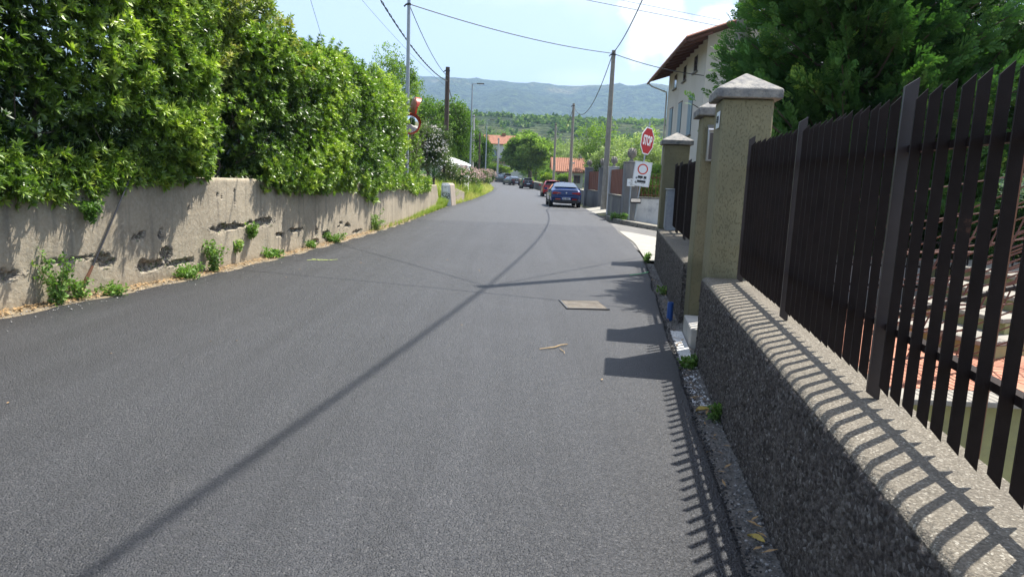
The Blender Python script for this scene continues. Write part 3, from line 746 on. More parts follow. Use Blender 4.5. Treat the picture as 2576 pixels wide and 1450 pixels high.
mb = MB(); mb.box(5.12, 14, 30.0, 30.22, -1.2, .92); mb.build('wall', pmat('flaking_whitewash', (.60,.60,.58), (.45,.46,.47), 1.6, .9, .004, 60, c3=(.30,.31,.33), s3=2.2, f3=(.52,.66), stretch=(1,1,.6)), t, world=True, bevel=.01)
mb = MB(); mb.box(5.08, 14, 29.975, 30.25, .923, .99); mb.build('coping', M['kerb'], t, world=True, bevel=.01)
M['rust'] = pmat('rusty_steel', (.20,.085,.04), (.12,.05,.028), 8, .8, .001, 80)
t = thing('railing', (6,30.12,.99), 'rusty thin-bar railing on the whitewashed garden wall', 'railing')
for z in (1.06, 1.45, 1.80): mb = MB(); mb.box(5.12, 13.9, 30.10, 30.13, z, z+.03); mb.build('rail', M['rust'], t, world=True)
x = 5.2
while x < 12:
    mb = MB(); mb.box(x, x+.022, 30.07, 30.092, .995, 1.98); mb.build('bar', M['rust'], t, world=True); x += .15

# ------------------------------------------------------------------ grey pillars with stone pine cones, brown panels between
M['greypil'] = pmat('grey_weathered_render', (.20,.20,.20), (.135,.135,.14), 1.8, .92, .006, 60, c3=(.30,.27,.22), s3=1.1, f3=(.55,.75), stretch=(1,1,.5))
M['whitepil'] = pmat('whitewashed_pillar', (.46,.46,.46), (.36,.36,.37), 2, .92, .004, 60, c3=(.2,.2,.21), s3=1.6)
M['cone'] = pmat('weathered_finial_stone', (.33,.30,.26), (.16,.15,.135), 12, .92, .004, 60)
def cone_finial(t, x, y, z, s=1.0):
    mb = MB()
    mb.lathe([(.13*s,0),(.13*s,.03*s),(.08*s,.05*s),(.06*s,.12*s),(.09*s,.16*s),(.12*s,.18*s),(.12*s,.20*s),(.155*s,.26*s),(.175*s,.34*s),(.16*s,.43*s),(.11*s,.51*s),(.04*s,.56*s),(0,.57*s)], (x,y,z), 14)
    for k in range(7):                                     # overlapping scales
        h = (.22+.05*k)*s; rr = .175*s*math.sin(math.pi*(.28+.085*k)); n = max(5, int(11-k*.8))
        for j in range(n):
            a = 2*math.pi*(j+.5*(k % 2))/n; o = Vector((math.cos(a), math.sin(a), 0)); tn = Vector((-o.y, o.x, 0))
            c = Vector((x,y,z+h))+o*rr; w = .035*s
            mb.add([c-tn*w-Vector((0,0,.02*s)), c+tn*w-Vector((0,0,.02*s)), c+o*.04*s+Vector((0,0,.03*s)), c-o*.02*s+Vector((0,0,.05*s))], [(0,1,2),(1,3,2),(3,0,2),(0,3,1)])
    mb.build('pine_cone_finial', M['cone'], t, world=True)
def grey_pillar(x, y, w, ztop, mat, label, zb=-.25, s=1.0, rz=-.06):
    t = thing('stone_pillar', (x, y, 0), label, 'pillar', 'grey gate pillars topped with stone pine cones')
    mb = MB(); mb.box(x-w/2, x+w/2, y-w/2, y+w/2, zb, ztop); mb.build('shaft', mat, t, world=True, bevel=.02)
    mb = MB(); mb.box(x-w/2-.02, x+w/2+.02, y-w/2-.02, y+w/2+.02, ztop+.002, ztop+.05); mb.build('cap', mat, t, world=True, bevel=.01)
    cone_finial(t, x, y, ztop+.05, s); return t
grey_pillar(4.78, 29.6, .58, 2.38, M['greypil'], 'wide grey rendered pillar with stone pine cone beside the small kilometre marker')
grey_pillar(4.72, 34.4, .46, 2.25, M['whitepil'], 'whitewashed pillar with stone pine cone on the near side of the driveway', s=.85)
grey_pillar(5.05, 41.5, .42, 2.3, M['greypil'], 'grey pillar with stone pine cone on the far side of the driveway, by the concrete pole', s=.95)
grey_pillar(4.62, 45.2, .5, 2.35, M['greypil'], 'farthest grey pillar with stone pine cone, right of the dark blue car', s=.85)
M['panel'] = pmat('red_brown_panel', (.20,.062,.030), (.14,.045,.025), 3, .7, .001, 60, stretch=(1,1,.3))
M['lowwall'] = pmat('stained_low_wall', (.16,.16,.155), (.09,.09,.09), 2.2, .93, .006, 50, c3=(.26,.24,.2), s3=1.4, stretch=(1,1,.35))
def panel_wall(p, q, label, nb, zw=.95, zp=2.12, zb=-.3):
    p, q = Vector((*p, 0)), Vector((*q, 0)); d = q-p; n = Vector((-d.y, d.x, 0)).normalized()
    t = thing('panel_fence', (p+q)/2, label, 'fence', 'red brown panel fences on low walls')
    mb = MB(); mb.obox((p+q)/2+Vector((0,0,(zw+zb)/2)), d/2, n*.11, (0,0,(zw-zb)/2)); mb.build('low_wall', M['lowwall'], t, world=True, bevel=.015)
    mb = MB(); mb.obox((p+q)/2+Vector((0,0,zw+.024)), d/2, n*.14, (0,0,.022)); mb.build('coping', M['kerb'], t, world=True, bevel=.01)
    for k in range(nb):
        c = p+d*((k+.5)/nb); mb = MB(); mb.obox(c+Vector((0,0,(zw+zp)/2+.05))+n*(.012 if k % 2 else 0), d*(.5/nb*.94), n*.012, (0,0,(zp-zw)/2-.03)); mb.build('board', M['panel'], t, world=True)
panel_wall((4.60,29.95), (4.60,34.15), 'red brown board fence between the wide grey pillar and the white pillar', 18)
panel_wall((4.98,41.75), (4.64,44.95), 'red brown board fence on the low wall beside the dark blue car', 12)
t = thing('driveway_ramp', (4.6,37.5,0), 'pale concrete ramp between the white pillar and the grey pillar', 'ramp')
mb = MB(); mb.add([(3.98,34.8,-.02),(4.9,34.8,.12),(5.2,41.0,.12),(4.02,41.0,-.02),(3.98,34.8,-.3),(4.9,34.8,-.3),(5.2,41,-.3),(4.02,41,-.3)], [(0,1,2,3),(0,4,5,1),(1,5,6,2),(2,6,7,3),(3,7,4,0)])
mb.build('ramp', M['apron'], t, world=True)
# low wall that follows the road round the bend
M['bendwall'] = pmat('grey_bend_wall', (.15,.145,.135), (.10,.10,.095), 1.5, .93, .01, 20)
t = thing('roadside_wall', (4.3,60,0), 'low grey wall following the right side of the road behind the parked cars', 'wall')
pts = [(4.62,46),(4.75,60),(4.7,68),(4.15,78),(3.5,86),(2.95,94),(2.3,102),(1.5,110),(.2,121),(-1.6,132),(-3.7,144),(-8,156.5)]
for a, c in zip(pts[:-1], pts[1:]):
    za, zc = float(gz(np.array(a[1]*1.))), float(gz(np.array(c[1]*1.)))
    a3, c3 = Vector((a[0]+.25, a[1], za)), Vector((c[0]+.25, c[1], zc)); d = c3-a3; n = Vector((-d.y, d.x, 0)).normalized()
    mb = MB(); mb.obox((a3+c3)/2+Vector((0,0,.25)), d/2*1.0, n*.14, (0,0,.6)); mb.build('wall_section', M['bendwall'], t, world=True)
    mb = MB(); mb.obox((a3+c3)/2+Vector((0,0,.875)), d/2*1.0, n*.17, (0,0,.022)); mb.build('coping', M['apron'], t, world=True)

# ------------------------------------------------------------------ signs at the corner
def disc(mb, c, r, n=28, r2=None, th=.002, m=0):
    """disc or ring in the local xz plane facing -y"""
    cx, cy, cz = c
    if r2 is None: return mb.lathe([(r,0),(r,th),(0,th)], c, n, m, axis=(0,-1,0))
    vs = []; 
    for k in range(n):
        a = 2*math.pi*k/n; 
        for rr in (r, r2): vs.append((cx+rr*math.cos(a), cy-th, cz+rr*math.sin(a)))
    return mb.add(vs, [(2*k, 2*k+1, (2*k+3) % (2*n), (2*k+2) % (2*n)) for k in range(n)], m)
LEAN = R(5.2)
SG = thing('road_sign', (4.97,29.0,.10), 'leaning pole carrying a red STOP octagon above a white truck ban panel', 'road sign', rot=(0, LEAN, 0))
mb = MB(); mb.tube([(0,0,-.05),(0,0,3.95)], .03, 10); mb.build('pole', M['galv'], SG)
yaw = R(52)
def rotz(x, y, a): return (x*math.cos(a)-y*math.sin(a), x*math.sin(a)+y*math.cos(a))
oc = bpy.data.objects.new('stop_plate', bpy.data.meshes.new('stop_plate')); bpy.data.objects.remove(oc)
def octo(r): return [(r*math.cos(R(22.5+45*k)), r*math.sin(R(22.5+45*k))) for k in range(8)]
mb = MB(); mb.prism(octo(.585), (0,0,0), (1,0,0), (0,0,1), (0,-.012,0))
st = mb.build('stop_plate', [M['white']], SG); st.location = (0, -.04, 3.18); st.rotation_euler = (0, R(1), yaw)
mb = MB(); mb.prism(octo(.535), (0,-.0125,0), (1,0,0), (0,0,1), (0,-.0025,0)); rf = mb.build('red_face', M['red'], st)
put_text('stop_lettering', 'STOP', .52, M['white'], st, (0,-.017,0), (R(90),0,0), sx=.60, offset=.02)
mb = MB(); mb.box(-.355,.355,-.05,-.038,1.22,2.22); pn = mb.build('ban_panel', M['white'], SG, bevel=.004)
pn.location = (0,0,.12)
def sub(mb, name, mat): return mb.build(name, mat, pn)
mb = MB(); disc(mb, (0,-.0505,1.92), .215, 40, .165); sub(mb, 'red_ring', M['signring'])
mb = MB()
for (x0,x1,z0,z1) in [(-.335,.335,2.195,2.2),(-.335,.335,1.24,1.245),(-.335,-.33,1.24,2.2),(.33,.335,1.24,2.2)]: mb.box(x0,x1,-.0525,-.0508,z0,z1)
sub(mb, 'border_line', M['black'])
def truck(mb, x0, z0, boxes, wheels, L):
    for a, b_, c, d in boxes: mb.box(x0+a, x0+b_, -.0525, -.0508, z0+c, z0+d)
    mb.prism([(0,.03),(.0,.06),(.02,.10),(.07,.10),(.07,.09),(.03,.09),(.02,.065),(.07,.065),(.07,.03)], (x0,-.0508,z0), (1,0,0), (0,0,1), (0,-.0017,0))
    mb.box(x0+.07, x0+L, -.0525, -.0508, z0+.028, z0+.036)
    for w in wheels: disc(mb, (x0+w,-.0508,z0+.018), .021, 12, .012, .0019)
mb = MB(); truck(mb, -.24, 1.50, [(.085,.29,.05,.145),(.325,.44,.05,.145)], [.035,.21,.36], .25); mb.box(.07,.20,-.0525,-.0508,1.528,1.536); sub(mb, 'lorry_and_trailer_symbol', M['black'])
mb = MB(); truck(mb, -.25, 1.32, [(.085,.44,.055,.15)], [.035,.085,.29,.36], .44); sub(mb, 'long_lorry_symbol', M['black'])
# second sign pole close by: kilometre marker and a narrow mirror
KM = thing('kilometre_marker', (4.72,29.05,.1), 'short grey post with small white plate reading II over 0', 'marker post')
mb = MB(); mb.tube([(0,0,-.05),(0,0,1.65)], .032, 10); mb.build('post', M['galvpaint'], KM)
mb = MB(); mb.box(-.15,.15,-.05,-.036,1.32,1.62); mb.box(-.15,-.135,-.035,.1,1.32,1.62); pl = mb.build('plate', M['white'], KM, bevel=.004)
put_text('numeral', 'II', .13, M['black'], KM, (.01,-.0535,1.55), (R(90),0,0)); put_text('numeral', '0', .13, M['black'], KM, (.01,-.0535,1.39), (R(90),0,0))
mb = MB(); mb.box(-.11,.13,-.0535,-.0505,1.466,1.476); mb.build('divider', M['black'], KM)
MR = thing('traffic_mirror', (4.93,28.85,.84), 'small rectangular mirror in black frame below the white truck ban panel', 'mirror')
mirror_m = plain('mirror_glass', (.9,.9,.92), .03, 1.0)
mb = MB(); 
def rrect(w, h, r, n=4):
    P = []
    for cx, cz, a0 in ((w-r, h-r, 0), (-w+r, h-r, 90), (-w+r, -h+r, 180), (w-r, -h+r, 270)):
        for k in range(n+1): a = R(a0+90*k/n); P.append((cx+r*math.cos(a), cz+r*math.sin(a)))
    return P
mb.prism(rrect(.22,.11,.045), (0,0,0), (1,0,0), (0,0,1), (0,-.03,0)); mb.build('frame', M['black'], MR)
mb = MB(); mb.prism(rrect(.20,.092,.04), (0,-.0305,0), (1,0,0), (0,0,1), (0,-.004,0)); mb.build('glass', mirror_m, MR).rotation_euler = (R(6),0,0)
mb = MB(); mb.tube([(-.20,.0,0),(-.20,.20,0)], .014, 6); mb.build('bracket', M['steel_dark'], MR)

# ------------------------------------------------------------------ big cream house on the right
t = thing('cream_house', (9.2,36,0), 'tall cream rendered house with brown timber eaves behind the conifers', 'house', rz=-math.atan2(.9, 13))
M['cream'] = pmat('cream_render', (.52,.485,.42), (.46,.43,.375), .8, .92, .002, 60, c3=(.36,.31,.24), s3=.45, f3=(.55,.8), stretch=(1,1,.25))
M['eave'] = pmat('brown_eaves_timber', (.13,.045,.025), (.085,.03,.017), 5, .7, .002, 40)
M['tile'] = pmat('terracotta_tiles', (.30,.125,.07), (.20,.08,.045), 2.5, .85, c3=(.36,.19,.12), s3=6, f3=(.5,.66))
M['clad'] = pmat('brown_stone_cladding', (.30,.155,.07), (.2,.1,.045), 7, .9, .02, 9)
M['shutter'] = plain('grey_blue_shutter', (.16,.23,.27), .5)
Wd, Ln, ze, sl_ = 13.0, 13.0, 8.9, .36
mb = MB()
mb.add([(0,0,-2),(Wd,0,-2),(Wd,Ln,-2),(0,Ln,-2),(0,0,ze),(Wd,0,ze),(Wd,Ln,ze),(0,Ln,ze),(Wd/2,0,ze+sl_*Wd/2),(Wd/2,Ln,ze+sl_*Wd/2)],
       [(0,1,5,8,4),(1,2,6,5),(2,3,7,9,6),(3,0,4,7)]); 
mb.build('wall', M['cream'], t)
for sgn in (0, 1):                                    # roof planes with overhang
    o1 = 1.25; x0, x1 = (-o1, Wd/2) if sgn == 0 else (Wd+o1, Wd/2)
    za, zb_ = ze-sl_*o1+.03, ze+sl_*Wd/2+.03
    mb = MB(); mb.add([(x0,-1.3,za),(x1,-1.3,zb_),(x1,Ln+1.3,zb_),(x0,Ln+1.3,za),(x0,-1.3,za+.07),(x1,-1.3,zb_+.07),(x1,Ln+1.3,zb_+.07),(x0,Ln+1.3,za+.07)],
                      [(0,3,2,1),(4,5,6,7),(0,1,5,4),(1,2,6,5),(2,3,7,6),(3,0,4,7)]); mb.build('eaves_board', M['eave'], t)
    mb = MB(); nn = 40
    for k in range(nn):                               # rows of roof tiles as long ridges
        y = -1.3+(Ln+2.6)*(k+.5)/nn
        mb.add([(x0,y-.15,za+.072),(x0,y,za+.15),(x0,y+.15,za+.072),(x1,y-.15,zb_+.072),(x1,y,zb_+.15),(x1,y+.15,zb_+.072)], [(0,1,4,3),(1,2,5,4),(0,2,1)])
    tag(mb.build('tile_rows', M['tile'], t), kind='stuff')
for k in range(12):
    mb = MB(); y = -1.1+k*1.25; mb.add([(-1.15,y-.05,ze-.42),(.0,y-.05,ze-.02),(.0,y+.05,ze-.02),(-1.15,y+.05,ze-.42),(-1.15,y-.05,ze-.54),(0,y-.05,ze-.16),(0,y+.05,ze-.16),(-1.15,y+.05,ze-.54)], [(0,3,2,1),(4,5,6,7),(0,1,5,4),(1,2,6,5),(2,3,7,6),(3,0,4,7)]); mb.build('rafter', M['eave'], t)
mb = MB(); mb.tube([(-1.3,-1.2,ze-.5),(-1.3,Ln+1.2,ze-.5)], .075, 8);mb.build('gutter', M['eave'], t); mb = MB(); mb.tube([(-1.28,Ln+.9,ze-.52),(-1.1,Ln+.6,ze-.75),(-.15,Ln-.1,ze-1.2),(-.12,Ln-.12,ze-1.5),(-.12,Ln-.12,0)], .05, 8); mb.build('downpipe', M['cream'], t)
M['darkwin'] = plain('dark_window_glass', (.03,.035,.04), .08)
for (yc, zc, hy, hz, kind) in [(2.9,8.0,.55,.42,'attic'),(6.4,8.0,.55,.42,'attic'),(9.9,8.0,.55,.42,'attic'),(3.6,5.35,.62,1.05,'s'),(7.2,5.35,.62,1.05,'s'),(10.8,5.35,.62,1.05,'s'),(3.6,2.2,.62,1.05,'s'),(7.2,2.2,.62,1.05,'s')]:
    if kind == 'attic':
        mb = MB(); mb.box(-.012,.02,yc-hy,yc+hy,zc-hz,zc+hz); w = mb.build('window', M['darkwin'], t)
        mb = MB(); mb.box(-.03,-.001,yc-hy-.09,yc-hy,zc-hz,zc+hz); mb.box(-.03,-.001,yc+hy,yc+hy+.09,zc-hz,zc+hz); mb.box(-.03,-.001,yc-hy-.09,yc+hy+.09,zc+hz,zc+hz+.09); mb.build('frame', M['cream'], w)
    else:
        mb = MB()
        for s in (-1, 1): mb.box(-.05,-.012,yc+s*hy*.5-hy*.47,yc+s*hy*.5+hy*.47,zc-hz,zc+hz)
        w = mb.build('shutters', M['shutter'], t)
        mb = MB()
        for k in range(16):
            z = zc-hz+.1+k*(2*hz-.15)/16
            for s in (-1, 1): mb.box(-.056,-.0505,yc+s*hy*.5-hy*.38,yc+s*hy*.5+hy*.38,z,z+.05)
        mb.build('slats', M['shutter'], w)
        mb = MB(); mb.box(-.045,-.001,yc-hy-.08,yc+hy+.08,zc+hz+.002,zc+hz+.06); mb.build('frame', M['eave'], w)
    mb = MB(); mb.box(-.12,-.002,yc-hy-.1,yc+hy+.1,zc-hz-.10,zc-hz-.02); mb.build('sill', M['kerb'], w)
for (xc, zc) in [(2.5,8.0),(5,5.2),(8.5,5.2),(8.5,8.3),(11,5.2)]:
    mb = MB(); mb.box(xc-.55,xc+.55,-.04,.02,zc-.8,zc+.8); w = mb.build('shutters', M['shutter'], t)
    mb = MB(); mb.box(xc-.65,xc+.65,-.10,-.045,zc-.9,zc-.82); mb.build('sill', M['kerb'], w)
mb = MB(); rs = random.Random(5)
for i in range(9):
    for j in range(6): x = -.02+i*.7; mb.box(x+.01, x+.68, -.09-.03*rs.random(), -.003, -1.3+j*.8+.01, -1.3+(j+1)*.8-.01)
mb.build('stone_cladding', M['clad'], t)

# ------------------------------------------------------------------ far houses
def far_house(x0, x1, y0, y1, ze, zr, label, wallc, wins, zb=-1, tilt=0, ov=.5, hip=False):
    t = thing('house', ((x0+x1)/2, y0, zb), label, 'house', 'red roofed houses in the distance')
    mb = MB(); ym = (y0+y1)/2
    mb.add([(x0,y0,zb),(x1,y0,zb),(x1,y1,zb),(x0,y1,zb),(x0,y0,ze),(x1,y0,ze),(x1,y1,ze),(x0,y1,ze),(x0,ym,zr),(x1,ym,zr)], [(0,1,5,4),(1,2,6,9,5),(2,3,7,6),(3,0,4,8,7)])
    mb.build('wall', wallc, t, world=True)
    s = (zr-ze)/(ym-y0); 
    mb = MB()
    for sg in (0, 1):
        ya = y0-ov if sg == 0 else y1+ov; za = ze-s*ov+.05
        mb.add([(x0-ov,ya,za),(x1+ov,ya,za),(x1+ov,ym,zr+.05),(x0-ov,ym,zr+.05),(x0-ov,ya,za+.15),(x1+ov,ya,za+.15),(x1+ov,ym,zr+.2),(x0-ov,ym,zr+.2)], [(0,3,2,1),(4,5,6,7),(0,1,5,4),(1,2,6,5),(2,3,7,6),(3,0,4,7)])
        n = int((x1-x0+2*ov)/.32)
        for k in range(n):
            x = x0-ov+(k+.5)*(x1-x0+2*ov)/n
            mb.add([(x-.11,ya,za+.152),(x,ya,za+.26),(x+.11,ya,za+.152),(x-.11,ym,zr+.202),(x,ym,zr+.31),(x+.11,ym,zr+.202)], [(0,1,4,3),(1,2,5,4),(0,2,1)])
    rf = mb.build('roof', M['tile'], t, world=True)
    for (xc, zc, hx, hz, mt) in wins:
        mb = MB(); mb.box(xc-hx, xc+hx, y0-.04, y0-.002, zc-hz, zc+hz); w = mb.build('window', mt, t, world=True)
        mb = MB()
        for a in ((xc-hx-.1, xc-hx), (xc+hx, xc+hx+.1), (xc-.04, xc+.04)): mb.box(a[0], a[1], y0-.09, y0-.042, zc-hz, zc+hz)
        mb.box(xc-hx-.1, xc+hx+.1, y0-.09, y0-.042, zc+hz, zc+hz+.1); 
        f_ = mb.build('frame', M['eave'], w); f_.location = (0,0,0)
        
    return t
M['cremeh'] = pmat('pale_green_render', (.42,.43,.36), (.36,.37,.31), .6, .92)
h = far_house(6.3, 11.2, 119, 127, 2.95, 5.05, 'small pale house with orange tile roof behind the concrete poles', M['cremeh'], [(7.9,1.3,.9,1.1,M['darkwin']),(10.2,1.6,.45,.6,M['darkwin'])])
mb = MB(); mb.box(9.1,9.9,121.1,121.7,4.15,4.5); o = mb.build('skylight', M['silver'], h, world=True)
mb = MB(); mb.box(10.7,11.3,123.1,123.7,4.9,6.0); mb.build('chimney', M['cremeh'], h, world=True)
M['paleh'] = pmat('white_render', (.60,.59,.56), (.52,.51,.48), .6, .92)
h = far_house(-8.4, 1.5, 179, 189, 9.7, 11.9, 'two storey white house with orange roof and balcony at the far bend', M['paleh'], [(-5.9,7.4,.6,.9,M['shutter']),(-5.6,3.0,1.2,.8,M['darkwin']),(-2.6,7.4,.6,.9,M['shutter'])])
mb = MB(); mb.box(-8.6,0,177.6,178.95,5.1,5.3); mb.build('balcony_floor', M['tile'], h, world=True)
mb = MB(); mb.box(-8.6,0,177.6,177.7,5.302,6.2); mb.build('balcony_parapet', pmat('dark_parapet', (.14,.13,.13), None, 1), h, world=True)
mb = MB(); mb.box(-4.2,-3.2,183.4,184.2,11.8,12.7); mb.build('chimney', M['clad'], h, world=True)
# round white marquee in the garden on the left
t = thing('garden_pavilion', (-4.6,50,.4), 'white canvas garden pavilion with conical roof behind the oleanders', 'pavilion')
M['canvas'] = pmat('white_canvas', (.78,.78,.78), (.70,.70,.71), 1.5, .8)
mb = MB(); mb.lathe([(1.5,2.27),(1.47,2.34),(1.0,2.54),(.5,2.70),(.1,2.82),(0,2.83)], (-4.75,50.2,0), 10); mb.build('roof', M['canvas'], t, world=True)
mb = MB(); mb.lathe([(1.38,.3),(1.38,1.2),(1.42,2.26)], (-4.75,50.2,0), 20); mb.build('side_curtain', M['canvas'], t, world=True)
# ------------------------------------------------------------------ poles, lamps and cables
def pole(name, x, y, z0, h, r0, r1, mat, label, cat='pole', group=None, n=12, fit=True, lean=(0,0)):
    t = thing(name, (x, y, z0), label, cat, group)
    mb = MB(); mb.tube([(0,0,0),(lean[0]*.5,lean[1]*.5,h*.5),(lean[0],lean[1],h)], [r0,(r0+r1)/2,r1], n); mb.build('shaft', mat, t)
    if fit:
        mb = MB(); mb.tube([(lean[0],lean[1],h-.25),(lean[0],lean[1],h-.18)], r1+.02, 10); mb.tube([(lean[0]-.0,lean[1]-.08-r1,h-.22),(lean[0],lean[1]+.08+r1,h-.22)], .025, 8)
        mb.tube([(lean[0]-r1-.12,lean[1],h-.3),(lean[0]-r1-.02,lean[1],h-.2)], .03, 8); mb.build('cable_clamp', M['steel_dark'], t)
    return t
G_R = 'concrete utility poles on the right side of the road'
pole('utility_pole', 4.78, 38.0, 0, 8.35, .17, .105, M['conc_pole'], 'tall concrete utility pole rising behind the pine cone pillars', group=G_R, lean=(.05,0))
pole('utility_pole', 4.95, 65.0, 0, 8.4, .17, .11, M['conc_pole'], 'concrete utility pole standing between the red car and the orange roofed house', group=G_R, lean=(-.03,0))
pole('utility_pole', 4.75, 90.0, .05, 8.5, .18, .12, M['conc_pole'], 'farthest concrete utility pole on the right, left of the small orange roofed house', group=G_R, lean=(-.05,0))
pole('utility_pole', 4.12, 13.6, -1, 12.6, .17, .11, M['conc_pole'], 'concrete utility pole hidden in the conifers behind the garden fence', group=G_R)
pole('steel_pole', -4.22, 27.0, 1.0, 6.95, .085, .06, M['galvpaint'], 'tall grey steel pole with the two round traffic mirrors, rising from the hedge')
pole('wooden_pole', -4.55, 45.0, .3, 7.9, .17, .13, M['wood_pole'], 'dark wooden utility pole beside the white flowering oleander')
pole('wooden_pole', -5.1, 95.0, .6, 6.75, .16, .12, M['wood_pole'], 'small distant brown wooden pole between white pole and far street lamp')
pole('concrete_pole', -4.72, 75.0, .4, 7.5, .15, .10, M['conc_white'], 'pale concrete pole just right of the nearer street lamp')
pole('concrete_pole', -3.55, 131.0, 1.0, 7.6, .2, .13, M['conc_white'], 'pale concrete pole in front of the far white house')
pole('concrete_pole', -13.5, 37.0, 1.2, 9.2, .12, .10, M['conc_white'], 'pale pole top showing above the hedge at the left')
pole('utility_pole', 2.9, 142.0, 1.0, 8.2, .14, .1, M['wood_pole'], 'thin dark pole poking out of the large round tree', group=None)
def lamp(x, y, z0, h, label, rz=0.0):
    t = thing('street_lamp', (x, y, z0), label, 'street lamp', 'grey street lamps on the left verge')
    mb = MB(); mb.tube([(0,0,0),(0,0,1.2),(0,0,h)], [.095,.085,.05], 12); mb.tube([(0,0,h-.03),(.22,-.02,h+.0),(.45,-.03,h+.02)], .03, 8); mb.build('pole', M['galvpaint'], t)
    mb = MB(); mb.box(.38,.98,-.14,.08,h-.02,h+.055); mb.build('lamp_head', M['steel_dark'], t, bevel=.015)
    mb = MB(); mb.box(.45,.90,-.10,.04,h-.028,h-.021); mb.build('lens', M['white'], t)
lamp(-3.98, 60, .25, 8.9, 'nearer grey street lamp standing in the grass verge')
lamp(-4.3, 97, .6, 8.55, 'farther grey street lamp beside the pink oleanders')
def wire(label, p, q, sag, r=.012, n=26, twist=0, group='overhead cables'):
    p, q = Vector(p), Vector(q); pts = []
    for i in range(n+1):
        f = i/n; c = p.lerp(q, f); c.z -= sag*4*f*(1-f); pts.append(c)
    mb = MB()
    if twist:
        L = (q-p).length; m = int(L/.28)
        for s in (0, math.pi):
            pp = []
            for i in range(m+1):
                f = i/m; c = p.lerp(q, f); c.z -= sag*4*f*(1-f); a = i*1.3+s
                d = (q-p).normalized(); u = d.cross(Vector((0,0,1))).normalized(); v = u.cross(d)
                pp.append(c+(u*math.cos(a)+v*math.sin(a))*twist)
            mb.tube(pp, r, 5, caps=False)
    else: mb.tube(pts, r, 6)
    o = mb.build('cable', M['wire']); tag(o, label, 'cable', group); return o
Ntop = (4.12,13.6,11.45); BP = (4.78,38,8.2); P1t = (-4.22,27,7.75); WP = (-4.55,45,7.35)
wire('thick black cable bundle passing high over the road and past the camera', (-2.0,-16,10.7), Ntop, 1.0, .032, 50)
wire('thick cable from the hidden near pole down to the tall concrete pole', Ntop, BP, 1.15, .024, 40)
wire('sagging cable between the tall concrete pole and the next one', BP, (4.93,65,8.2), 1.75, .022)
wire('sagging cable between the two farther concrete poles on the right', (4.93,65,8.2), (4.7,90,8.3), 1.6, .022)
wire('cable from the farthest concrete pole towards the far bend', (4.7,90,8.3), (2.9,142,9), 1.4, .02)
wire('long cable crossing the sky from the steel pole to the tall concrete pole', P1t, BP, .22, .018, 30)
wire('cable from the tall concrete pole to the cream house', BP, (10.6,35.9,6.9), .25, .02)
wire('twisted double cable sloping from upper left to the wooden pole', (-4.95,14,8.6), WP, .95, .017, twist=.022)
wire('cable running from the steel pole down to the wooden pole', P1t, (-4.5,45,7.6), .35, .016)
wire('cable drooping from the wooden pole to the pale concrete pole', WP, (-4.72,75,7.7), 1.9, .018)
wire('lower cable drooping from the wooden pole past the nearer street lamp', (-4.5,45,7.1), (-4.72,75,7.5), 1.7, .016)
wire('cable from the pale concrete pole on to the distant wooden pole', (-4.72,75,7.7), (-5.1,95,7.2), .9, .016)
wire('thin cable rising from behind the hedge to the wooden pole', (-8.8,24,11.2), (-4.6,45,7.0), .5, .007)
wire('thin cable crossing the top left corner of the sky', (-13.5,37,10.2), (-7.6,27,10.4), .05, .011)
wire('thin cable slanting down behind the hedge top', (-8.3,27,9.2), (-9.6,35.5,7.4), .02, .009)
wire('thin cable from the hidden near pole across the road to the left', Ntop, (-13.5,37,10.2), .6, .014)
wire('thin cable from the hidden near pole to the cream house front', Ntop, (17.0,35.4,9.5), .6, .014)
wire('thin cable crossing the road above the manhole', (-10.8,16.1,7.6), (9.2,9.4,7.4), .4, .014)
def px(x, y, Y):
    d = _f+_r*((x-1288)/1752)-_u*((y-725)/1752); k = Y/d.y; return Vector((d.x*k, Y, CAM_H+d.z*k))
a, c = px(1475, 0, 30), px(1835, 71, 35.2); wire('upper of two cables running to the roof of the cream house', a-(c-a)*1.6, c, .0, .012)
a, c = px(1560, 0, 30), px(1812, 50, 35.2); wire('topmost cable running to the roof of the cream house', a-(c-a)*1.6, c, .0, .009)
# stay rope on the left wall
t = thing('stay_cable', (-5.06,8.09,.1), 'rusty stay cable slanting up the left concrete wall from its ground anchor', 'cable')
mb = MB(); mb.tube([(-5.04,8.09,.16),(-4.955,8.35,.62),(-4.87,8.76,1.28),(-4.78,9.15,1.95)], .011, 6); mb.build('rope', M['steel_dark'], t, world=True)
mb = MB(); mb.tube([(-5.06,8.06,.08),(-5.03,8.12,.22),(-5.0,8.2,.36)], [.026,.022,.014], 8); mb.tube([(-5.07,8.05,-.03),(-5.04,8.08,.14)], .014, 6); mb.build('turnbuckle', M['rust'], t, world=True)

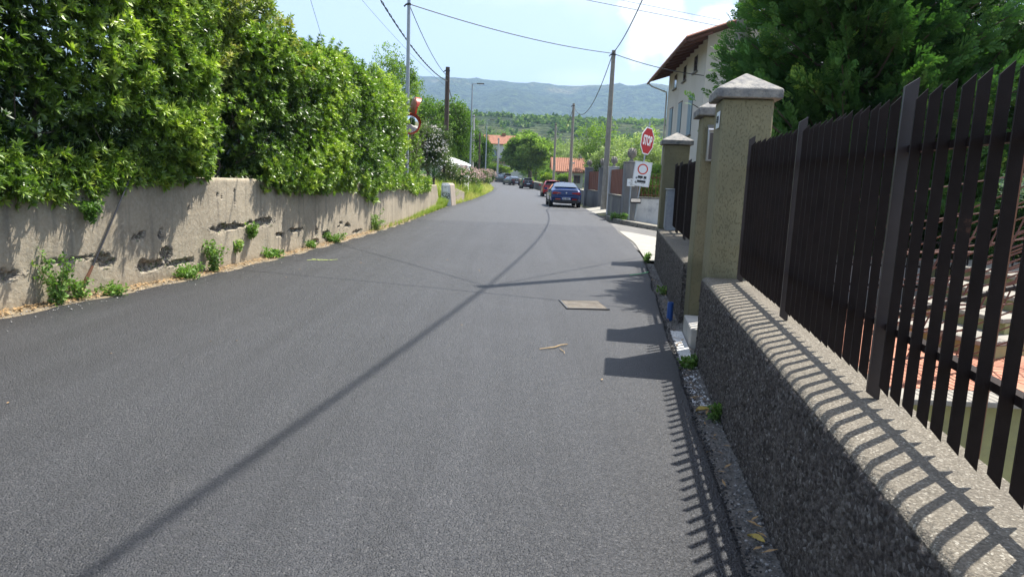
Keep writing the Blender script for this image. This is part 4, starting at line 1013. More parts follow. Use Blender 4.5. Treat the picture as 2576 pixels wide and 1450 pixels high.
# ------------------------------------------------------------------ round traffic mirrors on the steel pole
M['mrim'] = plain('mirror_rim_red', (.50,.06,.025), .4)
M['mback'] = pmat('faded_mirror_back', (.33,.16,.11), (.24,.115,.08), 4, .7)
def round_mirror(c, aim, label, r=.36):
    t = thing('traffic_mirror', c, label, 'mirror', rot=Vector(aim).to_track_quat('Z', 'Y').to_euler())
    mb = MB(); mb.lathe([(0,.055),(r*.4,.048),(r*.75,.028),(r*.93,.008),(r*.95,0)], (0,0,0), 32); mb.build('glass', mirror_m, t)
    mb = MB(); mb.lathe([(r*.90,.012),(r*.93,.03),(r,.03),(r*1.02,0),(r*.9,-.05),(r*.3,-.10),(0,-.10)], (0,0,0), 32); mb.build('back_shell', [M['mback']], t)
    mb = MB(); mb.lathe([(r*.905,.013),(r*.91,.036),(r*1.03,.036),(r*1.035,-.012),(r*1.0,-.014)], (0,0,0), 32); mb.build('rim', M['mrim'], t)
    vs = []; n = 14                                        # sun visor over the upper half
    for k in range(n+1):
        a = R(0+180*k/n); 
        for (rr, z) in ((r*1.04, -.01), (r*1.05, .05+.16*math.sin(a)), (r*1.07, .05+.16*math.sin(a)), (r*1.06, -.01)): vs.append((rr*math.cos(a), rr*math.sin(a), z))
    mb = MB(); mb.add(vs, [(4*k+j, 4*k+(j+1) % 4, 4*k+4+(j+1) % 4, 4*k+4+j) for k in range(n) for j in range(4)]); mb.build('visor', M['mrim'], t)
    mb = MB(); mb.tube([(0,0,-.10),(0,0,-.2)], .03, 8); mb.build('bracket', M['galv'], t); return t
round_mirror((-3.86,25.4,3.33), (.34,-.93,-.12), 'lower convex traffic mirror with red rim, half hidden by the hedge')
round_mirror((-3.80,25.8,3.92), (.93,.42,-.12), 'upper traffic mirror seen from its faded brown back')

# ------------------------------------------------------------------ house 548 post on the left
t = thing('letterbox_pillar', (-3.62,36.7,0), 'white painted wall end with letterbox and painted number 548', 'pillar')
M['wallpaint'] = pmat('chalky_white_paint', (.66,.69,.71), (.52,.55,.57), 3, .9, .003, 60)
M['pinkish'] = pmat('pinkish_wall_render', (.36,.30,.245), (.28,.235,.19), 2.5, .9, .004, 60)  # warm pinkish render, same tone on every side of the wall
mb = MB(); mb.prism([(-.27,-.05),(.26,-.05),(.16,1.08),(.08,1.16),(-.24,1.16),(-.27,1.05)], (0,0,0), (1,0,0), (0,0,1), (0,.05,0), 0); mb.build('painted_face', M['wallpaint'], t).location = (0,-.052,0)
mb = MB(); mb.prism([(-.27,-.05),(.30,-.05),(.19,1.07),(.08,1.16),(-.24,1.16),(-.27,1.05)], (0,0,0), (1,0,0), (0,0,1), (.12,1.3,0)); mb.build('wall_end', M['pinkish'], t, bevel=.015)
mb = MB(); mb.box(-.19,.09,-.15,-.055,.70,1.0); mb.build('letterbox', M['white'], t, bevel=.01)
mb = MB(); mb.box(-.21,.12,-.17,-.055,1.002,1.06); mb.build('letterbox_lid', M['white'], t, bevel=.008)
mb = MB(); mb.box(-.10,-.01,-.153,-.1505,.93,.95); mb.build('slot', M['black'], t)
def strokes(lines, w, y, mat, name, parent, dx=0, dz=0):
    mb = MB()
    for L in lines:
        for p, q in zip(L[:-1], L[1:]):
            p, q = Vector((p[0]+dx, y, p[1]+dz)), Vector((q[0]+dx, y, q[1]+dz)); d = q-p
            if d.length < 1e-5: continue
            n = Vector((-d.z, 0, d.x)).normalized()*w/2; e = d.normalized()*w*.3
            mb.obox((p+q)/2, d/2+e, n, (0,.0016,0))
    return mb.build(name, mat, parent)
def arc(cx, cz, rx, rz, a0, a1, n=12): return [(cx+rx*math.cos(R(a0+(a1-a0)*k/n)), cz+rz*math.sin(R(a0+(a1-a0)*k/n))) for k in range(n+1)]
S = .26
strokes([[(.12,S),(.02,S),(.02,S*.58)]+arc(.05,S*.32,.075,S*.32,110,-120)], .030, -.0545, M['black'], 'digit_five', t, -.24, .36)
strokes([[(.10,S),(.0,S*.30),(.13,S*.30)],[(.105,S*.52),(.105,0)]], .030, -.0545, M['black'], 'digit_four', t, -.08, .36)
strokes([arc(.06,S*.74,.045,S*.26,0,360), arc(.06,S*.25,.06,S*.26,0,360)], .030, -.0545, M['black'], 'digit_eight', t, .07, .36)
mb = MB(); vs = []
t = thing('verge_wall', (-3.7,42,0), 'low broken garden wall sunk in weeds beyond the 548 pillar', 'wall')
mb = MB(); mb.add([(-3.78,38,-.1),(-3.52,38,-.1),(-3.25,44.5,-.1),(-3.5,44.5,-.1),(-3.78,38,1.0),(-3.52,38,1.0),(-3.25,44.5,.55),(-3.5,44.5,.6)], [(0,3,2,1),(4,5,6,7),(0,1,5,4),(1,2,6,5),(2,3,7,6),(3,0,4,7)]); mb.build('wall', M['pinkish'], t, world=True, bevel=.02)

# ------------------------------------------------------------------ things on the asphalt
t = thing('manhole_cover', (.93,8.85,.016), 'rectangular rusty tread-plate manhole cover in the asphalt', 'manhole cover', rz=R(6))
M['mh'] = pmat('rusty_worn_iron', (.27,.245,.205), (.20,.165,.12), 16, .55, .002, 120, metal=.15, c3=(.14,.12,.1), s3=7)
mb = MB(); mb.box(-.27,.27,-.31,.30,-.05,.004); t.scale = (.93,.9,1); mb.build('plate', M['mh'], t)
mb = MB(); 
for i in range(15):
    for j in range(13):
        cx, cy = -.25+i*.036, -.28+j*.046; s = 1 if (i+j) % 2 else -1; dd = Vector((.011, .011*s, 0)); nn = Vector((-.003*s, .003, 0))
        mb.obox((cx,cy,.0055), dd, nn, (0,0,.0025))
tag(mb.build('tread_studs', M['mh'], t), kind='stuff')
mb = MB(); 
for a in ((-.295,-.272,-.335,.325),(.272,.295,-.335,.325),(-.271,.271,-.335,-.312),(-.271,.271,.302,.325)): mb.box(a[0],a[1],a[2],a[3],-.05,.006)
mb.build('frame', M['steel_dark'], t)
M['bark'] = pmat('dry_stick', (.42,.31,.17), (.30,.21,.11), 20, .85)
mb = MB(); mb.tube([(.28,6.38,.018),(.36,6.42,.022),(.43,6.47,.02),(.49,6.55,.024),(.56,6.61,.02)], [.004,.006,.007,.006,.005], 6); tag(mb.build('stick', M['bark']), 'long crooked dry stick lying on the asphalt', 'stick')
mb = MB(); mb.tube([(.475,6.43,.018),(.485,6.37,.02),(.51,6.31,.018),(.505,6.25,.017)], [.003,.004,.003,.002], 6); tag(mb.build('stick', M['bark']), 'short curled dry stick beside the longer one on the asphalt', 'stick')
M['spray'] = plain('yellow_green_paint', (.42,.50,.12), .7)
M['spray2'] = plain('bright_green_paint', (.06,.62,.16), .6)
def paint(pts, w, mat, label):
    mb = MB(); 
    for p, q in zip(pts[:-1], pts[1:]):
        p, q = Vector((*p, .0185)), Vector((*q, .0185)); d = q-p; n = Vector((-d.y, d.x, 0)).normalized()*w/2
        mb.obox((p+q)/2, d/2, n, (0,0,.001))
    tag(mb.build('paint_mark', mat), label, 'paint mark', 'surveyor paint marks on the asphalt')
paint([(-3.62,12.15),(-3.45,12.33),(-3.22,12.3)], .022, M['spray'], 'pale yellow-green squiggle sprayed on the asphalt near the left wall')
paint([(-3.6,12.38),(-3.4,12.2),(-3.15,12.42)], .018, M['spray'], 'second pale yellow-green stroke crossing the first squiggle on the asphalt')
paint([(2.02,11.9),(2.3,12.2),(2.44,12.42)], .018, M['spray2'], 'bright green line sprayed at the right asphalt edge')
M['stone'] = pmat('pale_chippings', (.42,.41,.39), (.24,.23,.22), 40, .85)
def scatter_stones(n, seed, name, mat, area, smin, smax):
    rs = np.random.RandomState(seed)
    base = np.array([(1,0,0),(-1,0,0),(0,1,0),(0,-1,0),(0,0,.7),(0,0,-.5)]); tri = np.array([(0,2,4),(2,1,4),(1,3,4),(3,0,4),(2,0,5),(1,2,5),(3,1,5),(0,3,5)])
    P = area(rs, n); s = smin+(smax-smin)*rs.rand(n)**3; a = rs.rand(n)*6.28
    V = base[None]*s[:,None,None]*(.6+.8*rs.rand(n,6,1)); x = V[...,0]*np.cos(a)[:,None]-V[...,1]*np.sin(a)[:,None]; y = V[...,0]*np.sin(a)[:,None]+V[...,1]*np.cos(a)[:,None]
    V = np.stack([x, y, V[...,2]], -1)+P[:,None,:]
    F = tri[None]+6*np.arange(n)[:,None,None]
    return tag(mesh_np(name, V.reshape(-1,3), F.reshape(-1,3), mat), kind='stuff')
def strip(o0, o1, y0, y1, z=-.035):
    def f(rs, n):
        y = y0+(y1-y0)*rs.rand(n)**1.6; o = o0+(o1-o0)*rs.rand(n); return np.c_[RW(y)+o, y, np.full(n, z)+.01*rs.rand(n)]
    return f
scatter_stones(5200, 1, 'gravel', pmat('dark_chippings', (.20,.19,.18), (.08,.08,.078), 60, .85), strip(-.2, -.005, 1.2, 14), .003, .012)
scatter_stones(1500, 2, 'gravel', M['stone'], strip(-.19, -.01, 1.2, 14), .003, .013)
scatter_stones(160, 3, 'gravel', plain('white_pebbles', (.7,.7,.7), .7), strip(-.16, -.02, 5.0, 6.3), .006, .016)
def lip(rs, n):
    y = 1+13*rs.rand(n)**1.5; return np.c_[RW(y)-.2+.035*rs.randn(n), y, np.full(n, -.02)+.016*rs.rand(n)]
scatter_stones(3800, 4, 'asphalt_crumbs', M['asphalt'], lip, .004, .014)
def lft(rs, n):
    y = 5.5+26*rs.rand(n)**1.5; return np.c_[XW(y)+.12+.5*np.abs(rs.randn(n))*.5, y, np.full(n, .012)]
scatter_stones(1500, 5, 'gravel', M['stone'], lft, .003, .012)
M['deadleaf'] = pmat('dead_leaves', (.40,.27,.12), (.24,.14,.065), 30, .85)
def litter(n, seed, area, smin, smax, name='leaf_litter', mat=None):
    rs = np.random.RandomState(seed); P = area(rs, n); s = smin+(smax-smin)*rs.rand(n)
    q = np.array([(-1,0,0),(0,-.28,.12),(1,0,.05),(0,.28,.10)]); a = rs.rand(n)*6.28; tl = rs.randn(n)*.5
    V = q[None]*s[:,None,None]; x, y, z = V[...,0], V[...,1], V[...,2]
    z = z+x*np.sin(tl)[:,None]*.6; X = x*np.cos(a)[:,None]-y*np.sin(a)[:,None]; Y = x*np.sin(a)[:,None]+y*np.cos(a)[:,None]
    V = np.stack([X, Y, z], -1)+P[:,None,:]
    return tag(mesh_np(name, V.reshape(-1,3), np.arange(4*n).reshape(-1,4), mat or M['deadleaf']), kind='stuff')
def lf2(rs, n):
    y = 5+28*rs.rand(n)**1.4; return np.c_[XW(y)+.02+.22*rs.rand(n)**1.3, y, .015+.02*rs.rand(n)]
litter(4600, 7, lf2, .012, .04)
def lf3(rs, n): y = 1.8+10*rs.rand(n)**1.3; return np.c_[RW(y)-.16+.13*rs.rand(n), y, -.02+.01*rs.rand(n)]
litter(90, 8, lf3, .02, .04)
def lf4(rs, n): y = 2.5+22*rs.rand(n); return np.c_[-3.5+4.6*rs.rand(n), y, .017+.004*rs.rand(n)]
litter(45, 9, lf4, .012, .028)
def dry_leaf(x, y, z, s, label, a):
    mb = MB(); n = 7; vs = []
    for i in range(n):
        u = i/(n-1); w = math.sin(math.pi*min(.98, u+.04))*.3
        vs += [(u-.5, -w, .12*math.sin(u*3)+.1), (u-.5, 0, .0+.05*math.sin(u*3)), (u-.5, w, .14*math.sin(u*2.5)+.06)]
    mb.add(vs, [(3*i+j, 3*i+3+j, 3*i+4+j, 3*i+1+j) for i in range(n-1) for j in range(2)])
    o = mb.build('dry_leaf', pmat('yellowing_leaf', (.45,.36,.07), (.3,.2,.05), 40, .7)); o.location = (x, y, z); o.scale = (s,)*3; o.rotation_euler = (0,0,a); tag(o, label, 'leaf')
dry_leaf(RW(3.05)-.075, 3.05, -.03, .085, 'yellow dry leaf lying in the gravel against the near wall', 2.4)
dry_leaf(RW(4.9)-.1, 4.9, -.03, .13, 'large brown curled leaf beside the small green weeds at the wall foot', .4)

# ------------------------------------------------------------------ sunken yard seen through the fence
M['redtile'] = pmat('red_terrace_tiles', (.42,.165,.095), (.34,.13,.075), 3, .7, c3=(.48,.24,.15), s3=5)
M['trav'] = pmat('travertine', (.30,.28,.24), (.22,.205,.175), 5, .8, .003, 60)
M['yolive'] = pmat('yellow_olive_render', (.34,.33,.15), (.27,.265,.125), 1.5, .9, .004, 60, c3=(.2,.2,.12), s3=2)
t = thing('terrace', (4.5,6.5,0), 'red tiled terrace with pale stone border behind the picket fence', 'terrace')
mb = MB(); mb.box(2.75,6.6,5.45,9.4,-2.3,-.05); mb.build('base', M['yolive'], t, world=True)
mb = MB(); mb.box(2.68,6.7,5.30,5.62,-.048,.0); mb.box(2.68,2.95,5.622,9.5,-.048,0.); mb.build('stone_border', M['trav'], t, world=True, bevel=.01)
for i in range(9):
    for j in range(10):
        x0, y0 = 2.955+i*.385, 5.63+j*.385
        if x0 > 6.4 or y0 > 9.2: continue
        mb = MB(); mb.box(x0, x0+.378, y0, y0+.378, -.048, -.004+.002*((i*7+j*3) % 3)); mb.build('tile', M['redtile'], t, world=True)
t = thing('garden_stair', (5,7.4,0), 'garden stair of pale stone treads rising to the right behind the fence', 'stairs')
for k in range(4):
    z = .17*(k+1); fl = Vector((4.33+.50*k, 7.85+.62*k*1.0, z)); fr = Vector((4.72+.42*k, 6.75+.42*k, z)); dr = Vector((.9,.42,0))
    mb = MB(); a_, b_ = fl, fr; c_, d_ = fr+dr, fl+dr
    mb.add([a_, b_, c_, d_]+[v-Vector((0,0,.05)) for v in (a_, b_, c_, d_)], [(0,1,2,3),(7,6,5,4),(0,4,5,1),(1,5,6,2),(2,6,7,3),(3,7,4,0)]); mb.build('tread', M['trav'], t, world=True, bevel=.008)
    ins = Vector((.05,.02,0)); lo = -2.3
    q = [a_+ins, b_+ins, c_, d_]
    mb = MB(); mb.add([Vector((v.x,v.y,z-.052)) for v in q]+[Vector((v.x,v.y,lo if k < 3 else lo)) for v in q], [(0,1,2,3),(7,6,5,4),(0,4,5,1),(1,5,6,2),(2,6,7,3),(3,7,4,0)]); mb.build('riser', M['yolive'], t, world=True)
M['rustbar'] = pmat('rust_pink_bars', (.17,.085,.065), (.10,.05,.04), 9, .7)
# stair railing with slanting bars
t = thing('stair_railing', (4.7,5.6,0), 'brown metal stair railing with slanting bars and rusty posts behind the fence', 'railing')
def rb(p, q, r=.011): mb = MB(); mb.tube([p, q], r, 6); mb.build('bar', M['rustbar'], t, world=True)
for k in range(12): rb((3.72+.018*k, 6.6, 1.21-.138*k), (4.25+.018*k, 4.7, 2.1-.105*k), .007)
for k in range(8): rb((3.9+.2*k, 7.4, .1+.16*k), (6.0+.2*k, 6.1, 1.5+.16*k), .010)
for k in range(7): rb((3.5+.3*k, 6.4+.1*k, .05), (3.9+.3*k, 6.2+.1*k, 1.3+.12*k), .008)
for k in range(5): rb((3.3, 6.9, .3+.3*k), (6.9, 6.4, .95+.33*k), .008)
for k in range(5): rb((2.9, 5.5+.0*k, .25+.22*k), (4.25, 6.3, .14+.24*k), .010)
for (x, y) in ((3.72,5.25),(4.55,5.65),(5.5,6.1)): mb = MB(); mb.tube([(x,y,-.9),(x,y,2.0)], .022, 8); mb.build('post', M['rust'], t, world=True)
mb = MB(); mb.tube([(2.95,5.45,.62),(4.5,5.6,1.0),(6.8,6.2,2.1)], .024, 8); mb.build('handrail', M['brown'], t, world=True)
t = thing('terrace_balustrade', (4,9.2,0), 'long horizontal metal balustrade at the back of the terrace', 'railing')
for z in (.35,.62,.95): mb = MB(); mb.box(2.8,8.2,9.25,9.29,z,z+.03); mb.build('rail', M['brown'], t, world=True)
for k in range(26): mb = MB(); mb.box(2.85+k*.2,2.866+k*.2,9.26,9.276,0,.98); mb.build('bar', M['brown'], t, world=True)
poly_sheet('yard_path', [(2.4,-2,-2.29),(16,-2,-2.29),(16,13,-2.29),(3.6,13,-2.29)], M['pave'])
t = thing('white_bench_wall', (5.5,12,0), 'low white wall glimpsed between the fence bars behind the terrace', 'wall')
mb = MB(); mb.box(3.8,8.5,9.9,10.1,-2.3,.62); mb.build('wall', M['paleh'], t, world=True, bevel=.01)
mb = MB(); mb.box(3.75,8.55,9.86,10.14,.622,.67); mb.build('coping', M['trav'], t, world=True)
# ------------------------------------------------------------------ cars
def paintm(name, c, metal=.5, rough=.3):
    m, t, b, o = new_mat(name); b.inputs['Base Color'].default_value = (*c, 1); b.inputs['Metallic'].default_value = metal; b.inputs['Roughness'].default_value = rough
    b.inputs['Coat Weight'].default_value = .5; b.inputs['Specular IOR Level'].default_value = .35; b.inputs['Coat Roughness'].default_value = .05; return m
M['glass'] = plain('car_glass', (.02,.025,.03), .04, 0, .6, coat=1)
M['tyre'] = plain('tyre_rubber', (.012,.012,.013), .8)
M['rim'] = plain('alloy', (.35,.36,.38), .3, .9)
M['plast'] = plain('black_plastic', (.02,.02,.022), .55)
M['tail'] = plain('tail_light_red', (.30,.012,.012), .12, 0, .6, coat=1)
M['plate'] = plain('number_plate_white', (.65,.68,.74), .4)
M['platebl'] = plain('number_plate_blue', (.03,.09,.40), .4)
def car(label, x, y, z0, rz, paint, kind, W=1.8, H=1.42, L=4.6, plate=None, chrome=False, group='cars parked along the right side'):
    t = thing('parked_car', (x, y, z0), label, 'car', group, rz=rz)
    h = W/2
    # stations along the length, rear (y=0) to front: y, sill z, belt z, belt half width, top z, top half width
    if kind == 'sedan':
        st = [(0.00,.42,.66,.78*h,.70,.60*h),(.04,.30,.88,.90*h,.93,.70*h),(.12,.24,.94,.95*h,1.00,.72*h),(.38,.22,.96,.98*h,1.035,.74*h),(.62,.22,.965,1.0*h,1.10,.74*h),(1.05,.20,.97,1.0*h,1.27,.70*h),(1.5,.20,.97,1.0*h,H-.02,.66*h),
              (2.1,.20,.96,1.0*h,H,.665*h),(2.6,.20,.95,1.0*h,H-.06,.67*h),(3.1,.20,.94,1.0*h,1.16,.70*h),(3.45,.20,.92,.99*h,.97,.76*h),(4.0,.22,.84,.96*h,.88,.74*h),(4.4,.26,.70,.86*h,.76,.66*h),(L,.34,.55,.66*h,.60,.5*h)]
        gl0, gl1 = 4, 10
    else:
        up = H
        st = [(0.00,.38,.62,.84*h,.66,.70*h),(.05,.26,.90,.94*h,.95,.80*h),(.12,.22,.95,.96*h,1.02,.80*h),(.28,.22,.97,.98*h,up-.16,.72*h),(.42,.20,.97,.99*h,up-.05,.70*h),(.9,.20,.97,1.0*h,up-.01,.71*h),(1.5,.20,.96,1.0*h,up,.71*h),
              (2.0,.20,.95,1.0*h,up-.01,.70*h),(2.4,.20,.95,1.0*h,up-.08,.69*h),(2.9,.20,.94,.99*h,1.18,.72*h),(3.2,.20,.93,.98*h,1.0,.76*h),(.82*L,.22,.86,.95*h,.90,.74*h),(.94*L,.26,.72,.86*h,.78,.66*h),(L,.34,.55,.66*h,.60,.5*h)]
        st = [(min(s[0]*(L/4.0 if s[0] < 3.3 else 1), L),)+s[1:] for s in st]; gl0, gl1 = 2, 10
        st.sort()
    vs = []; n = 13
    for (yy, zs, zb, wb, zt, wt) in st:
        half = [(0, zs-.02), (wb*.80, zs), (wb*.985, zs+.12), (wb, (zs+zb)/2+.04), (wb*.965, zb), (wt+(wb*.96-wt)*.12 if zt-zb > .15 else (wb*.9+wt)/2, zt-(zt-zb)*.18), (wt*.55, zt+.012)]
        row = [(-a, b) for a, b in reversed(half[1:])]+half
        for a, b in row: vs.append((a, yy, b))
    m = 2*7-1; fs = []; 
    for i in range(len(st)-1):
        for k in range(m-1): fs.append((i*m+k, i*m+k+1, (i+1)*m+k+1, (i+1)*m+k))
        fs.append((i*m+m-1, i*m, (i+1)*m, (i+1)*m+m-1))
    fs.append(tuple(range(m))); fs.append(tuple(reversed(range((len(st)-1)*m, len(st)*m))))
    mb = MB(); mb.add(vs, fs); body = mb.build('body', paint, t, ang=50)
    s = body.modifiers.new('sub', 'SUBSURF'); s.levels = 1; s.render_levels = 2
    # glazing set 4 mm proud of the shell
    def P(i, k): return Vector(vs[i*m+k])
    def lerpq(a, b, c, d, u, v): return (a*(1-u)+b*u)*(1-v)+(d*(1-u)+c*u)*v
    def pane(name, pts_, off):
        mb = MB(); q = [p+Vector(off) for p in pts_]; mb.add(q, [tuple(range(len(q)))]); mb.add([p-Vector(off)*.2 for p in pts_], [tuple(reversed(range(len(q))))]); return mb.build(name, M['glass'], t)
    iz0, iz1 = (4, 6) if kind == 'sedan' else (2, 4)
    a = st[iz0]; b = st[iz1]
    wl, wu = a[5]*.93, b[5]*.86
    y0_, z0_ = a[0], a[4]+.012; y1_, z1_ = b[0], b[4]-.035
    rw = [Vector((-wl-.05, y0_-.02, z0_+.01)), Vector((-wl*.5, y0_-.05, z0_+.02)), Vector((wl*.5, y0_-.05, z0_+.02)), Vector((wl+.05, y0_-.02, z0_+.01)), Vector((wu, y1_-.03, z1_)), Vector((-wu, y1_-.03, z1_))]
    nr = Vector((0, -(z1_-z0_), (y1_-y0_))).normalized()*.03
    pane('rear_window', rw, nr)
    ys_ = [s_[0] for s_ in st]; 
    def side(yv, f):
        zb = np.interp(yv, ys_, [s_[2] for s_ in st]); wb = np.interp(yv, ys_, [s_[3] for s_ in st])*.965; zt = np.interp(yv, ys_, [s_[4] for s_ in st]); wt = np.interp(yv, ys_, [s_[5] for s_ in st])
        wt = wt+(wb-wt)*.12; zt = zt-(zt-zb)*.16
        return wb+(wt-wb)*f, zb+(zt-zb)*f
    r0, r1 = (1.0, 3.2) if kind == 'sedan' else (.55*L/4, 3.0*L/4)
    mid = (r0+r1)/2+.05
    for s_ in (-1, 1):
        for (a0, a1) in ((r0, mid-.04), (mid+.04, r1-.1)):
            pts_ = []
            for f, yy in ((.08, a0), (.08, (a0+a1)/2), (.08, a1), (.90, a1-(.35 if a1 > mid else .0)), (.92, (a0+a1)/2), (.90, a0+(.3 if a0 < mid else 0))):
                xx, zz = side(yy, f); pts_.append(Vector((s_*(xx+.014), yy, zz)))
            if s_ > 0: pass
            mb = MB(); mb.add(pts_, [tuple(range(6))]); mb.build('side_window', M['glass'], t)
        mb = MB(); mb.obox((s_*(h+.10), r1-.15, 1.0), (.09,0,0), (0,.05,.0), (0,0,.06)); mb.tube([(s_*(h-.03), r1-.13, .97), (s_*(h+.06), r1-.13, .98)], .02, 6); mb.build('door_mirror', paint, t, bevel=.015)
        mb = MB(); mb.box(min(s_*h*.985, s_*(h*1.005)), max(s_*h*.985, s_*(h*1.005)), .8, L-1.0, .24, .32); mb.build('sill_trim', M['plast'], t)
    wr = .325
    for (wy) in (.95 if kind == 'sedan' else .72, L-.92):
        for s_ in (-1, 1):
            mb = MB(); mb.lathe([(wr+.045,0),(wr+.045,.02),(0,.02)], (s_*(h*.985-.012), wy, wr+.01), 24, axis=(s_,0,0)); mb.build('wheel_arch', M['plast'], t)
            w = bpy.data.objects.new('wheel', bpy.data.meshes.new('wheel')); 
            mb = MB(); mb.lathe([(wr*.62,-.10),(wr*.93,-.105),(wr,-.08),(wr,.08),(wr*.93,.105),(wr*.62,.10),(wr*.60,.02),(0,.02)], (0,0,0), 24, axis=(1,0,0)); tw = mb.build('wheel', M['tyre'], t); tw.location = (s_*(h-.115), wy, wr)
            if s_ < 0: tw.rotation_euler = (0,0,math.pi)
            mb = MB(); mb.lathe([(wr*.61,.085),(wr*.55,.055),(wr*.2,.07),(0,.08)], (0,0,0), 10, axis=(1,0,0)); mb.build('rim', M['rim'], tw)
            bpy.data.objects.remove(w)
    # rear details
    zb = .80 if kind == 'sedan' else .86
    for s_ in (-1, 1):
        if kind == 'sedan': pr = [(.30,.83),(.72,.87),(.80,.80),(.78,.74),(.32,.78)]
        elif kind == 'mini': pr = [(.62,.80),(.80,.80),(.74,1.18),(.64,1.15)]
        else: pr = [(.52,.80),(.84,.80),(.82,.96),(.66,1.0),(.52,.92)]
        mb = MB(); mb.prism([(s_*a_*h/.9, b_) for a_, b_ in pr], (0,.02 if kind == 'sedan' else .035,0), (1,0,0), (0,0,1), (0,-.05,0)); mb.build('tail_light', M['tail'], t, bevel=.008)
        mb = MB(); mb.box(s_*.52*h-.14, s_*.52*h+.14, -.035, .03, .44, .50); mb.build('reflector', M['tail'], t)
    mb = MB(); mb.box(-h*.80, h*.80, -.045, .5, .26, .43); mb.build('bumper', M['plast'], t, bevel=.03)
    mb = MB(); mb.box(-h*.88, h*.88, -.05, .3, .52, .64); mb.build('bumper_ledge', paint, t, bevel=.05, seg=3)
    zp = .50 if kind == 'sedan' else .68
    mb = MB(); mb.box(-.26,.26,-.066,-.05,zp-.055,zp+.055); pl_ = mb.build('licence_plate', M['plate'], t)
    for s_ in (-1, 1): mb = MB(); mb.box(s_*.245-.02, s_*.245+.02, -.068,-.0665,zp-.053,zp+.053); mb.build('plate_band', M['platebl'], pl_)
    if plate:
        for w_, xo in zip(plate.split(), (-.145, .06)): put_text('plate_lettering', w_, .10, M['black'], pl_, (xo,-.069,zp), (R(90),0,0), sx=.8, offset=.003)
    mb = MB(); mb.lathe([(.042,0),(.042,.02),(.03,.028),(0,.03)], (0,(.005 if kind=='sedan' else .02),.82 if kind == 'sedan' else .93), 16, axis=(0,-1,0)); mb.build('badge', M['silver'], t)
    for s_ in ((-1, 1) if kind == 'sedan' else (1,)): mb = MB(); mb.tube([(s_*h*.62,-.05,.27),(s_*h*.62,.3,.27)], .038, 10); mb.build('exhaust_pipe', M['steel_dark'], t)
    mb = MB(); mb.tube([(0, .9 if kind != 'sedan' else 1.7, H-.02), (0, .78 if kind != 'sedan' else 1.6, H+.09)], .008, 6); mb.build('aerial', M['plast'], t)
    if kind == 'sedan':
        mb = MB(); mb.prism([(-.74*h,1.0),(-.6*h,1.035),(0,1.05),(.6*h,1.035),(.74*h,1.0),(.6*h,1.015),(0,1.03),(-.6*h,1.015)], (0,.13,.0), (1,0,0), (0,0,1), (0,-.05,0)); mb.build('boot_lip', paint, t)
        put_text('badge_lettering', '159', .05, M['silver'], t, (-.52,-.0,.74), (R(86),0,0))
    else:
        mb = MB(); mb.box(-.66*h,.66*h,.10,.42,H-.075,H-.045); mb.build('roof_spoiler', paint, t, bevel=.01)
        mb = MB(); mb.tube([(-.02,.03,1.06),(.34,.01,1.10)], .012, 6); mb.build('rear_wiper', M['plast'], t)
    return t
car('dark blue saloon parked nearest, rear towards the camera', 2.88, 40.0, .01, R(1.0), paintm('dark_blue_paint', (.005,.026,.12), .05, .25), 'sedan', 1.83, 1.42, 4.66, 'DG 106GX')
car('red hatchback parked in front of the dark blue saloon', 3.2, 61.5, .01, R(1.0), paintm('red_paint', (.38,.006,.012), .0, .3), 'hatch', 1.76, 1.46, 4.1, None)
car('small black hatchback parked alone beyond the red car', 1.62, 94.5, .12, R(8), paintm('black_paint', (.006,.006,.009), .0, .3), 'mini', 1.63, 1.46, 3.45)
car('dark grey-green saloon third in the row at the bend', .05, 110.5, .34, R(20), paintm('dark_green_grey_paint', (.010,.015,.013), .0, .3), 'sedan', 1.82, 1.45, 4.6)
car('dark green estate parked behind the grey-green saloon at the bend', -1.35, 124, .6, R(27), paintm('dark_green_paint', (.008,.014,.010), .0, .3), 'hatch', 1.84, 1.62, 4.3)
car('black estate farthest away at the end of the parked row', -2.95, 137.5, .93, R(40), paintm('blue_black_paint', (.006,.008,.014), .0, .3), 'hatch', 1.8, 1.5, 4.3)
# ------------------------------------------------------------------ vegetation helpers
def leaf_pts(L, w, segs=2, curl=.15, fold=.25):
    """one leaf along +x as quads: (V, F)"""
    k = .52
    V = [(0,0,0), (L*k,-w/2,-curl*L*k*k+fold*w*.5), (L,0,-curl*L), (L*k,w/2,-curl*L*k*k+fold*w*.5)]
    return np.array(V, float), np.array([(0,1,2,3)])
def whorl(rs, n=11, L=.10, w=.026, segs=1, open_=(.15, 1.25), stem=.0):
    """rosette of leaves round local +z"""
    VV = []; FF = []; tt = []; b = 0
    for k in range(n):
        v, f = leaf_pts(L*rs.uniform(.7, 1.15), w*rs.uniform(.8, 1.2), segs, rs.uniform(.0, .3))
        el = rs.uniform(*open_); az = 2*math.pi*(k*.382+rs.uniform(-.05, .05)); roll = rs.uniform(-.5, .5)
        y, z = v[:,1]*math.cos(roll)-v[:,2]*math.sin(roll), v[:,1]*math.sin(roll)+v[:,2]*math.cos(roll); x = v[:,0]
        x2, z2 = x*math.cos(el)-z*math.sin(el), x*math.sin(el)+z*math.cos(el)
        X, Y = x2*math.cos(az)-y*math.sin(az), x2*math.sin(az)+y*math.cos(az)
        VV.append(np.c_[X, Y, z2-stem*(1-el/1.5)]); FF.append(f+b); b += len(v); tt.append(np.full(len(v), rs.uniform(-.1, .1)+(.16 if el > .8 else 0)))
    return np.vstack(VV), np.vstack(FF), np.concatenate(tt)
